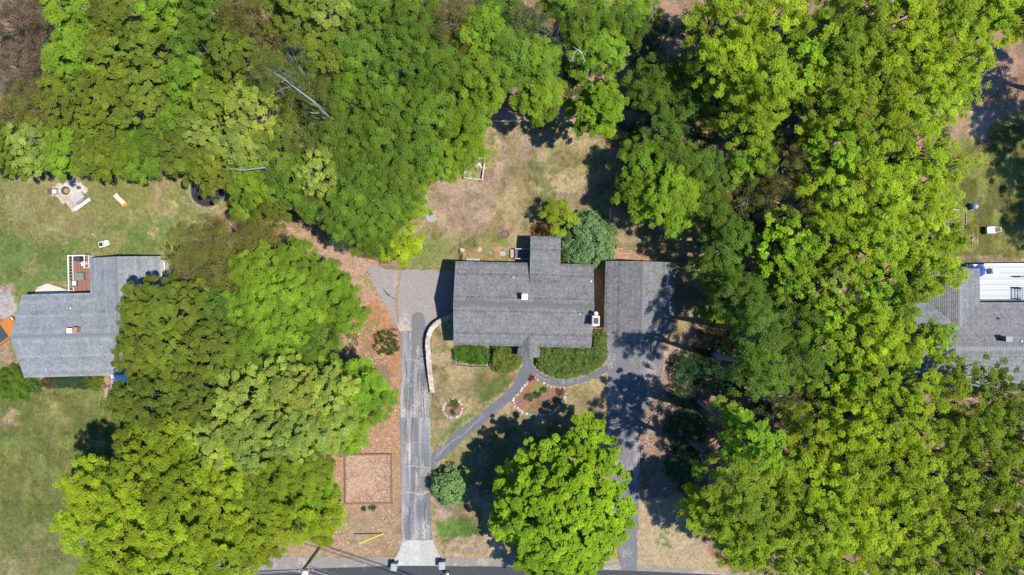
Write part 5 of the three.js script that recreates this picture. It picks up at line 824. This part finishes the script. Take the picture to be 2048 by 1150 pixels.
{ // orange car nosing in at the left edge
  const [x, z] = at(-10, 672, 1.2), t = thing('orange_car', 'orange car parked behind the left house gable at photo edge', 'car', x, z, 0.62), paint = new THREE.MeshPhysicalMaterial({ color: col(0.42, 0.15, 0.02), roughness: 0.35, clearcoat: 1, clearcoatRoughness: 0.08 });
  const prof = (pts, w, inset) => { const s = new THREE.Shape(); pts.forEach(([a, b], i) => (i ? s.lineTo(a, b) : s.moveTo(a, b))); s.closePath(); const g = new THREE.ExtrudeGeometry(s, { depth: w - 0.16, bevelEnabled: true, bevelSize: 0.08, bevelThickness: 0.08, bevelOffset: -0.08, bevelSegments: 3 }); g.translate(0, 0, -(w - 0.16) / 2); return g; };
  mesh('body', prof([[-2.1, 0.35], [2.1, 0.35], [2.15, 0.7], [2.0, 0.88], [1.0, 0.98], [-2.0, 0.98], [-2.15, 0.7]], 1.78), paint, t);
  const cab = mesh('cabin', prof([[-1.95, 0.94], [1.0, 0.94], [0.35, 1.42], [-1.6, 1.42]], 1.56), glassDark, t); mesh('roof_panel', prof([[-1.62, 1.36], [0.36, 1.36], [0.2, 1.5], [-1.45, 1.5]], 1.5), paint, cab);
  for (const [a, b] of [[-1.3, -0.8], [1.3, -0.8], [-1.3, 0.8], [1.3, 0.8]]) { const w = mesh('wheel', (() => { const g = new THREE.CylinderGeometry(0.33, 0.33, 0.22, 22); g.rotateX(Math.PI / 2); return g; })(), dark, t); w.position.set(a, 0.33, b); mesh('rim', (() => { const g = new THREE.CylinderGeometry(0.2, 0.2, 0.23, 14); g.rotateX(Math.PI / 2); return g; })(), galvanised, w); }
  for (const q of [-0.6, 0.6]) { mesh('headlight', rbox(2.08, 0.72, q, 0.14, 0.14, 0.36, 0.04), mat(0.7, 0.7, 0.7, 0.15), t); mesh('tail_light', rbox(-2.09, 0.75, q, 0.1, 0.14, 0.3, 0.03), mat(0.4, 0.02, 0.02, 0.3), t); }
  for (const q of [-0.98, 0.98]) mesh('mirror', rbox(0.75, 1.0, q, 0.14, 0.14, 0.2, 0.04), paint, t);
}
// ---------------------------------------------------------------- right lawn
{ const [x, z] = at(1950, 413, 0.6), t = thing('kettle_grill', 'round blue-grey kettle grill on the right-hand lawn', 'grill', x, z), m = mat(0.16, 0.22, 0.32, 0.25); mesh('bowl', (() => { const g = new THREE.SphereGeometry(0.34, 20, 8, 0, 6.2832, Math.PI / 2, Math.PI / 2); g.translate(0, 0.66, 0); return g; })(), dark, t); const l = mesh('lid', (() => { const g = new THREE.SphereGeometry(0.35, 22, 9, 0, 6.2832, 0, Math.PI / 2); g.scale(1, 0.8, 1); g.translate(0, 0.665, 0); return g; })(), m, t); mesh('lid_handle', merge([rod(V(-0.08, 0.93, 0), V(-0.08, 1.0, 0), 0.012), rod(V(0.08, 0.93, 0), V(0.08, 1.0, 0), 0.012), rod(V(-0.1, 1.0, 0), V(0.1, 1.0, 0), 0.02)]), mat(0.5, 0.5, 0.5, 0.5), l); for (let i = 0; i < 3; i++) mesh('leg', rod(V(Math.cos(i * 2.1) * 0.22, 0.45, Math.sin(i * 2.1) * 0.22), V(Math.cos(i * 2.1) * 0.36, -0.02, Math.sin(i * 2.1) * 0.36), 0.02), galvanised, t); mesh('shelf', cyl(0, 0.2, 0, 0.27, 0.27, 0.015, 18), galvanised, t); }
{ const [x, z] = at(1982, 460, 0.6), t = thing('yard_cart', 'white and blue utility cart with raised handle on right lawn', 'cart', x, z, 0.05), m = mat(0.62, 0.68, 0.74, 0.5); mesh('tray', merge([box(0, 0.5, 0, 0.9, 0.05, 0.62), box(0, 0.62, -0.3, 0.9, 0.22, 0.04), box(0, 0.62, 0.3, 0.9, 0.22, 0.04), box(-0.44, 0.62, 0, 0.04, 0.22, 0.56)]), m, t); mesh('lid', rbox(-0.18, 0.76, 0, 0.55, 0.05, 0.66, 0.05), mat(0.72, 0.76, 0.8, 0.5), t); mesh('handle', merge([rod(V(0.4, 0.7, -0.25), V(0.75, 1.0, -0.2), 0.03), rod(V(0.4, 0.7, 0.25), V(0.75, 1.0, 0.2), 0.03), rod(V(0.75, 1.0, -0.24), V(0.75, 1.0, 0.24), 0.03)]), mat(0.75, 0.75, 0.76, 0.4), t); for (const [a, b] of [[-0.32, -0.33], [0.32, -0.33], [-0.32, 0.33], [0.32, 0.33]]) { const w = mesh('wheel', (() => { const g = new THREE.CylinderGeometry(0.2, 0.2, 0.08, 16); g.rotateX(Math.PI / 2); return g; })(), dark, t); w.position.set(a, 0.2, b); mesh('axle', box(a, 0.36, b * 0.9, 0.05, 0.3, 0.04), galvanised, t); } }
{ // firewood rack
  const [x, z] = at(1949, 481, 0.7), t = thing('firewood_stack', 'stack of split firewood in a rack on the right lawn', 'firewood', x, z, 0.1), r = rng(12), ms = [mat(0.36, 0.25, 0.17, 0.95), mat(0.28, 0.18, 0.12, 0.95), mat(0.46, 0.36, 0.26, 0.95), mat(0.16, 0.1, 0.075, 0.95)], g = new THREE.CylinderGeometry(0.065, 0.075, 0.62, 5); g.rotateX(Math.PI / 2);
  for (let i = 0; i < 5; i++) for (let j = 0; j < 6; j++) { const o = mesh('log', g, ms[Math.floor(r() * 4)], t); o.position.set(-0.26 + i * 0.13, 0.14 + j * 0.125, (r() - 0.5) * 0.14); o.rotation.set((r() - 0.5) * 0.08, j === 5 ? (r() - 0.5) * 1.0 : (r() - 0.5) * 0.12, r() * 3); }
  mesh('rack', merge([-0.36, 0.36].flatMap((a) => [-0.22, 0.22].map((b) => box(a, 0.45, b, 0.04, 0.95, 0.04))).concat([box(0, 0.045, -0.22, 0.76, 0.04, 0.04), box(0, 0.045, 0.22, 0.76, 0.04, 0.04)])), dark, t);
  for (const q of [-0.2, 0.24]) mesh('long_stick', rod(V(q, 0.86, -0.1), V(q + 0.06, 0.9, -0.75), 0.02), ms[2], t);
}
{ const [x, z] = at(1908, 440), t = thing('raised_bed', 'weathered plank raised bed under bright trees by the right lawn', 'garden bed', x, z, 0.02), m = mat(0.3, 0.26, 0.22, 0.95), pl = mat(0.5, 0.44, 0.37, 0.95); mesh('plank', box(0, 0.14, -1.0, 2.2, 0.3, 0.06), pl, t); mesh('plank', box(0, 0.14, 1.0, 2.2, 0.3, 0.06), m, t); mesh('plank', box(1.1, 0.14, 0, 0.06, 0.3, 1.94), m, t); mesh('plank', box(-1.1, 0.14, 0, 0.06, 0.3, 1.94), m, t); mesh('soil', box(0, 0.06, 0, 2.12, 0.22, 1.92), mat(0.26, 0.2, 0.15, 1, { bumpMap: grain(3), bumpScale: 0.05 }), t); }
{ const [x, z] = at(1962, 541, 2.6), t = thing('folded_parasol', 'bright blue parasol leaning over the white deck corner', 'parasol', x, z, 0.2, undefined, 0.92), m = mat(0.025, 0.06, 0.32, 0.75); mesh('canopy', (() => { const g = new THREE.ConeGeometry(0.62, 0.5, 8, 1, true); g.translate(0, 1.7, 0); return g; })(), m, t); mesh('pole', cyl(0, 0.95, 0, 0.025, 0.025, 1.95, 8), whiteTrim, t); mesh('base', cyl(0, 0.04, 0, 0.24, 0.2, 0.07, 16), dark, t); }
{ const [x, z] = at(1950, 532, 1.5), t = thing('pale_blue_bench', 'pale blue storage bench on the white deck beside the parasol', 'bench', x, z, 0, undefined, 0.92); mesh('box', rbox(0, 0.24, 0, 0.9, 0.46, 0.3, 0.03), mat(0.4, 0.52, 0.68, 0.6), t); mesh('lid', rbox(0, 0.5, 0, 0.96, 0.05, 0.34, 0.03), mat(0.46, 0.58, 0.72, 0.6), t); }
{ const [x, z] = at(1992, 543, 1.6), t = thing('white_table', 'white square table standing on the white deck', 'table', x, z, 0.25, undefined, 0.92); mesh('top', rbox(0, 0.66, 0, 0.56, 0.04, 0.52, 0.06), mat(0.78, 0.78, 0.78, 0.6), t); for (const [a, b] of [[-1, -1], [1, -1], [-1, 1], [1, 1]]) mesh('leg', box(a * 0.2, 0.33, b * 0.18, 0.04, 0.65, 0.04), whiteTrim, t); mesh('shelf', box(0, 0.25, 0, 0.38, 0.03, 0.34), whiteTrim, t); }

// ---------------------------------------------------------------- roadside
{
  const [x, z] = at(648, 1083), t = thing('utility_pole', 'weathered wooden utility pole with crossarm beside the road', 'utility pole', x, z, 0), wood = mat(0.13, 0.105, 0.085, 0.95, { bumpMap: grain(1), bumpScale: 0.01 });
  mesh('pole', cyl(0, 3.9, 0, 0.17, 0.13, 8.6, 12), wood, t);
  mesh('crossarm', box(-0.1, 7.55, 0.15, 2.0, 0.12, 0.1, 0.05), wood, t);
  const can = mesh('transformer', merge([cyl(0.1, 7.45, 0.42, 0.24, 0.24, 0.85, 18), cyl(0.1, 7.9, 0.42, 0.26, 0.1, 0.1, 18)]), mat(0.66, 0.68, 0.7, 0.4), t);
  mesh('bushing', merge([cyl(0.02, 8.02, 0.38, 0.04, 0.03, 0.2, 8), cyl(0.2, 8.02, 0.46, 0.04, 0.03, 0.2, 8)]), mat(0.6, 0.6, 0.58, 0.4), can);
  for (const a of [-0.95, -0.45, 0.75]) mesh('insulator', cyl(a, 7.69, 0.15, 0.06, 0.04, 0.16, 8), mat(0.6, 0.6, 0.58, 0.4), t);
  const y0 = t.position.y, mw = mat(0.34, 0.34, 0.35, 0.5);
  const wire = (label, a, b, r, m, sag, g) => { const p = V(a[0], a[1], a[2]), q = V(b[0], b[1], b[2]), mid = V().lerpVectors(p, q, 0.5).add(V(0, -sag, 0)); return tag(mesh('overhead_wire', tube([p, V().lerpVectors(p, q, 0.25).add(V(0, -sag * 0.75, 0)), mid, V().lerpVectors(p, q, 0.75).add(V(0, -sag * 0.75, 0)), q], r, 5, 24), m), label, 'wire', g); };
  const dirX = Math.cos(Math.atan(0.33)), dirZ = Math.sin(Math.atan(0.33)), far = 45;
  [[-0.9, 7.78], [-0.45, 7.78], [0.75, 7.78]].forEach(([o, h], i) => { wire(`pale overhead wire running right from the pole, ${['leftmost', 'middle', 'rightmost'][i]} on crossarm`, [x + o, y0 + h, z + 0.15], [x + o + dirX * far, y0 + h + 0.4, z + 0.15 + dirZ * far], 0.016, mat(0.6, 0.6, 0.62, 0.5), 0.5); wire(`pale overhead wire running left from the pole, ${['leftmost', 'middle', 'rightmost'][i]} on crossarm`, [x + o, y0 + h, z + 0.15], [x + o - 40, y0 + h + 0.4, z + 0.15 + 2.5 + i * 0.3], 0.014, mw, 0.5); });
  wire('thick lower communication cable running right from the pole', [x + 0.15, y0 + 6.6, z + 0.12], [x + dirX * far, y0 + 7, z + 0.12 + dirZ * far], 0.045, mat(0.1, 0.1, 0.1, 0.7), 0.3);
  wire('pale overhead wire starting at the white transformer', [x + 0.2, y0 + 8.1, z + 0.46], [x + 0.2 + dirX * far, y0 + 8.2, z + 0.46 + dirZ * far], 0.016, mat(0.6, 0.6, 0.62, 0.5), 0.5);
  const [ax, az] = at(770, 1066), gy = thing('guy_wire', 'guy wire with bright yellow guard anchored left of the driveway', 'guy wire', ax, az), A = V(0, -0.1, 0), T = V(x - ax, 7.3, z - az), e = V().lerpVectors(A, T, 0.34);
  mesh('cable', rod(A, T, 0.012, 5), galvanised, gy); mesh('guard', rod(V().lerpVectors(A, T, 0.012), e, 0.05, 8), mat(0.75, 0.6, 0.01, 0.45), gy); mesh('anchor', cyl(0, 0, 0, 0.09, 0.06, 0.2, 8), dark, gy);
}
function bin(label, u, v, ry, c, lidC) {
  const [x, z] = at(u, v, 0.9), t = thing('wheelie_bin', label, 'bin', x, z, ry), m = mat(...c, 0.55), lm = mat(...lidC, 0.5);
  mesh('body', (() => { const g = new THREE.BoxGeometry(0.58, 0.92, 0.66, 1, 4, 1), p = g.attributes.position; for (let i = 0; i < p.count; i++) { const k = 0.84 + 0.16 * (p.getY(i) + 0.46) / 0.92; p.setX(i, p.getX(i) * k); p.setZ(i, p.getZ(i) * k); } g.translate(0, 0.56, 0); g.computeVertexNormals(); return g; })(), m, t);
  mesh('lid', merge([rbox(0, 1.05, 0.0, 0.64, 0.07, 0.74, 0.07), rbox(0, 1.095, 0.04, 0.46, 0.04, 0.5, 0.08)]), lm, t);
  mesh('handle', merge([rod(V(-0.26, 1.0, -0.42), V(0.26, 1.0, -0.42), 0.022), box(-0.2, 0.98, -0.37, 0.04, 0.05, 0.1), box(0.2, 0.98, -0.37, 0.04, 0.05, 0.1)]), dark, t);
  for (const a of [-0.27, 0.27]) { const w = mesh('wheel', (() => { const g = new THREE.CylinderGeometry(0.13, 0.13, 0.07, 16); g.rotateZ(Math.PI / 2); return g; })(), dark, t); w.position.set(a, 0.13, -0.3); }
}
bin('grey-green wheelie bin at the left corner of the concrete apron', 788, 1134, -0.12, [0.17, 0.23, 0.21], [0.24, 0.30, 0.275]);
bin('grey wheelie bin at the right corner of the concrete apron', 884, 1131, 0.05, [0.2, 0.2, 0.215], [0.29, 0.29, 0.305]);
{ const [x, z] = at(895, 1147, 1.0), t = thing('mailbox', 'white rounded mailbox on a post beside the grey bin', 'mailbox', x, z, 0.1), wm = mat(0.72, 0.7, 0.66, 0.5); mesh('box', (() => { const s = new THREE.Shape(); s.moveTo(-0.1, 0); s.lineTo(0.1, 0); s.lineTo(0.1, 0.12); s.absarc(0, 0.12, 0.1, 0, Math.PI); s.closePath(); const g = new THREE.ExtrudeGeometry(s, { depth: 0.5, bevelEnabled: true, bevelSize: 0.01, bevelThickness: 0.01, bevelSegments: 1 }); g.translate(0, 1.02, -0.1); return g; })(), wm, t); mesh('post', box(0, 0.48, 0.1, 0.1, 1.06, 0.1), mat(0.06, 0.055, 0.05, 0.8), t); mesh('arm', box(0, 0.98, -0.02, 0.08, 0.06, 0.5), mat(0.06, 0.055, 0.05, 0.8), t); mesh('flag', box(0.125, 1.16, 0.2, 0.01, 0.16, 0.04), mat(0.5, 0.03, 0.02, 0.5), t); }
{ const [x, z] = at(487, 610, 0.8), t = thing('swing_seat', 'pale blue garden seat half hidden among trees right of left house', 'seat', x, z, 0.3), m = mat(0.5, 0.6, 0.66, 0.6); for (let i = 0; i < 3; i++) mesh('slat', box(0, 0.45, -0.16 + i * 0.16, 1.1, 0.03, 0.13), m, t); mesh('backrest', box(0, 0.75, -0.3, 1.1, 0.4, 0.05), m, t); for (const a of [-0.5, 0.5]) mesh('leg', box(a, 0.22, 0, 0.06, 0.44, 0.45), m, t); }

// ---------------------------------------------------------------- uncountable ground growth and litter
const gc = [0, 0, 0];
function scatter(name, label, cat, polys, n, geo, m, cols, s0, s1, seed, y = 0.01, flat = false) {
  const r = rng(seed), list = [], tot = polys.map((p) => { let a = 0; for (let i = 0; i < p.length; i++) { const q = p[(i + 1) % p.length]; a += p[i][0] * q[1] - q[0] * p[i][1]; } return Math.abs(a); }), sum = tot.reduce((a, b) => a + b, 0);
  polys.forEach((p, k) => {
    const xs = p.map((q) => q[0]), ys = p.map((q) => q[1]), b = [Math.min(...xs), Math.max(...xs), Math.min(...ys), Math.max(...ys)]; let want = Math.round(n * tot[k] / sum), guard = want * 6;
    while (want > 0 && guard-- > 0) { const u = lerp(b[0], b[1], r()), v = lerp(b[2], b[3], r()); if (!inPoly(p, u, v)) continue; const [x, z] = at(u, v); if (noise(x * 0.7 + seed, z * 0.7) < 0.3 + 0.25 * r()) { want -= 0.4; continue; } want--; const c = cols ? cols[Math.floor(r() * cols.length)] : (groundColour(x, z, gc), gc), q = (cols ? 0.7 : 0.65) + (cols ? 0.6 : 0.95) * r(); list.push({ p: V(x, gh(x, z) + y, z), n: flat ? V((r() - 0.5) * 0.7, 1, (r() - 0.5) * 0.7).normalize() : V((r() - 0.5) * 0.4, 1, (r() - 0.5) * 0.4).normalize(), a: r() * 6.28, s: lerp(s0, s1, r()), c: [c[0] * q, c[1] * q, c[2] * q] }); }
  });
  const o = leaves(list, geo, m); o.name = numbered(name); scene.add(o); tag(o, label, cat); return o;
}
const tuft = (() => { const r = rng(3), P = []; for (let i = 0; i < 7; i++) { const a = i * 0.9 + r(), d = 0.03 + 0.05 * r(), l = 0.08 + 0.07 * r(), ca = Math.cos(a), sa = Math.sin(a), w = 0.012; P.push(ca * d - sa * w, 0, sa * d + ca * w, ca * d + sa * w, 0, sa * d - ca * w, ca * (d + l * 0.9), l * 0.55, sa * (d + l * 0.9)); } const g = new THREE.BufferGeometry(); g.setAttribute('position', new THREE.Float32BufferAttribute(P, 3)); g.computeVertexNormals(); return g; })();
const deadLeaf = (() => { const g = new THREE.BufferGeometry(); g.setAttribute('position', new THREE.Float32BufferAttribute([-0.09, 0.01, 0, 0, 0.035, 0.055, 0.09, 0.005, 0, -0.09, 0.01, 0, 0.09, 0.005, 0, 0.01, 0.04, -0.055], 3)); g.computeVertexNormals(); return g; })();
const lawns = [[[0, 345], [470, 350], [400, 470], [330, 520], [140, 520], [60, 590], [0, 590]], [[0, 785], [260, 785], [230, 900], [150, 1040], [200, 1150], [0, 1150]], [[1890, 320], [2048, 240], [2048, 525], [1890, 525]], [[850, 450], [860, 385], [960, 360], [1000, 250], [1110, 245], [1230, 330], [1220, 470], [1120, 470], [1030, 480], [880, 510]], [[868, 650], [910, 700], [910, 735], [1040, 745], [1000, 790], [870, 890]], [[1130, 780], [1210, 755], [1210, 930], [1100, 900], [960, 1000], [940, 870], [1010, 830]], [[870, 1000], [960, 1000], [980, 1110], [885, 1105]]];
scatter('lawn_grass', 'short patchy green and straw coloured lawn grass', 'grass', lawns, 60000, tuft, mat(1, 1, 1, 0.9), null, 0.9, 1.7, 17);
const litterPolys = [[[660, 880], [800, 760], [803, 1020], [780, 1110], [570, 1110], [660, 1030]], [[700, 640], [740, 590], [795, 665], [798, 760], [720, 760]], [[560, 440], [630, 450], [740, 530], [740, 590], [640, 560]], [[1284, 760], [1345, 700], [1440, 650], [1460, 860], [1370, 1000], [1282, 1000]], [[1480, 200], [1900, 200], [1890, 520], [1480, 520]], [[1460, 520], [1820, 520], [1820, 830], [1460, 830]], [[1100, 0], [1480, 0], [1480, 430], [1240, 400], [1250, 300], [1130, 220]], [[1460, 830], [2048, 830], [2048, 1140], [1480, 1140]], [[975, 215], [1055, 215], [1055, 241], [975, 241]], [[1215, 495], [1345, 495], [1345, 520], [1215, 520]], [[905, 497], [1025, 492], [1025, 520], [905, 520]], [[1225, 345], [1255, 345], [1255, 375], [1225, 375]]];
scatter('fallen_leaves', 'brown and salmon fallen leaves on the woodland floor', 'leaf litter', litterPolys, 70000, deadLeaf, mat(1, 1, 1, 0.9), [[0.42, 0.26, 0.16], [0.36, 0.2, 0.12], [0.5, 0.34, 0.24], [0.28, 0.16, 0.1], [0.44, 0.3, 0.18]], 0.45, 0.95, 23, 0.012, true);
scatter('bed_leaves', 'loose brown leaves lying in the square timber-edged bed', 'leaf litter', [[[692, 911], [782, 911], [782, 1003], [692, 1003]]], 2600, deadLeaf, mat(1, 1, 1, 0.9), [[0.42, 0.26, 0.17], [0.3, 0.17, 0.11], [0.48, 0.34, 0.24], [0.2, 0.12, 0.08]], 0.5, 1.0, 47, 0.155, true);
scatter('lawn_debris', 'scattered dry leaf bits and twigs lying on the lawns', 'leaf litter', lawns, 6000, deadLeaf, mat(1, 1, 1, 0.9), [[0.3, 0.22, 0.12], [0.24, 0.16, 0.09], [0.34, 0.26, 0.15], [0.12, 0.09, 0.045]], 0.3, 0.65, 41, 0.02, true);
scatter('undergrowth', 'low green saplings and weeds on the woodland floor', 'undergrowth', [litterPolys[4], litterPolys[5], litterPolys[6], litterPolys[7], [[0, 0], [960, 0], [960, 240], [840, 360], [560, 440], [380, 330], [0, 330]], [[330, 480], [640, 500], [720, 640], [680, 860], [640, 1060], [220, 1100], [260, 640]]], 30000, SPR.small, leafMat, [[0.10, 0.17, 0.03], [0.13, 0.2, 0.03], [0.08, 0.14, 0.03], [0.16, 0.19, 0.04]], 0.9, 1.9, 29, 0.14);

scene.traverse((o) => { if (o.isMesh) { o.castShadow = true; o.receiveShadow = true; } });
renderer.render(scene, camera);
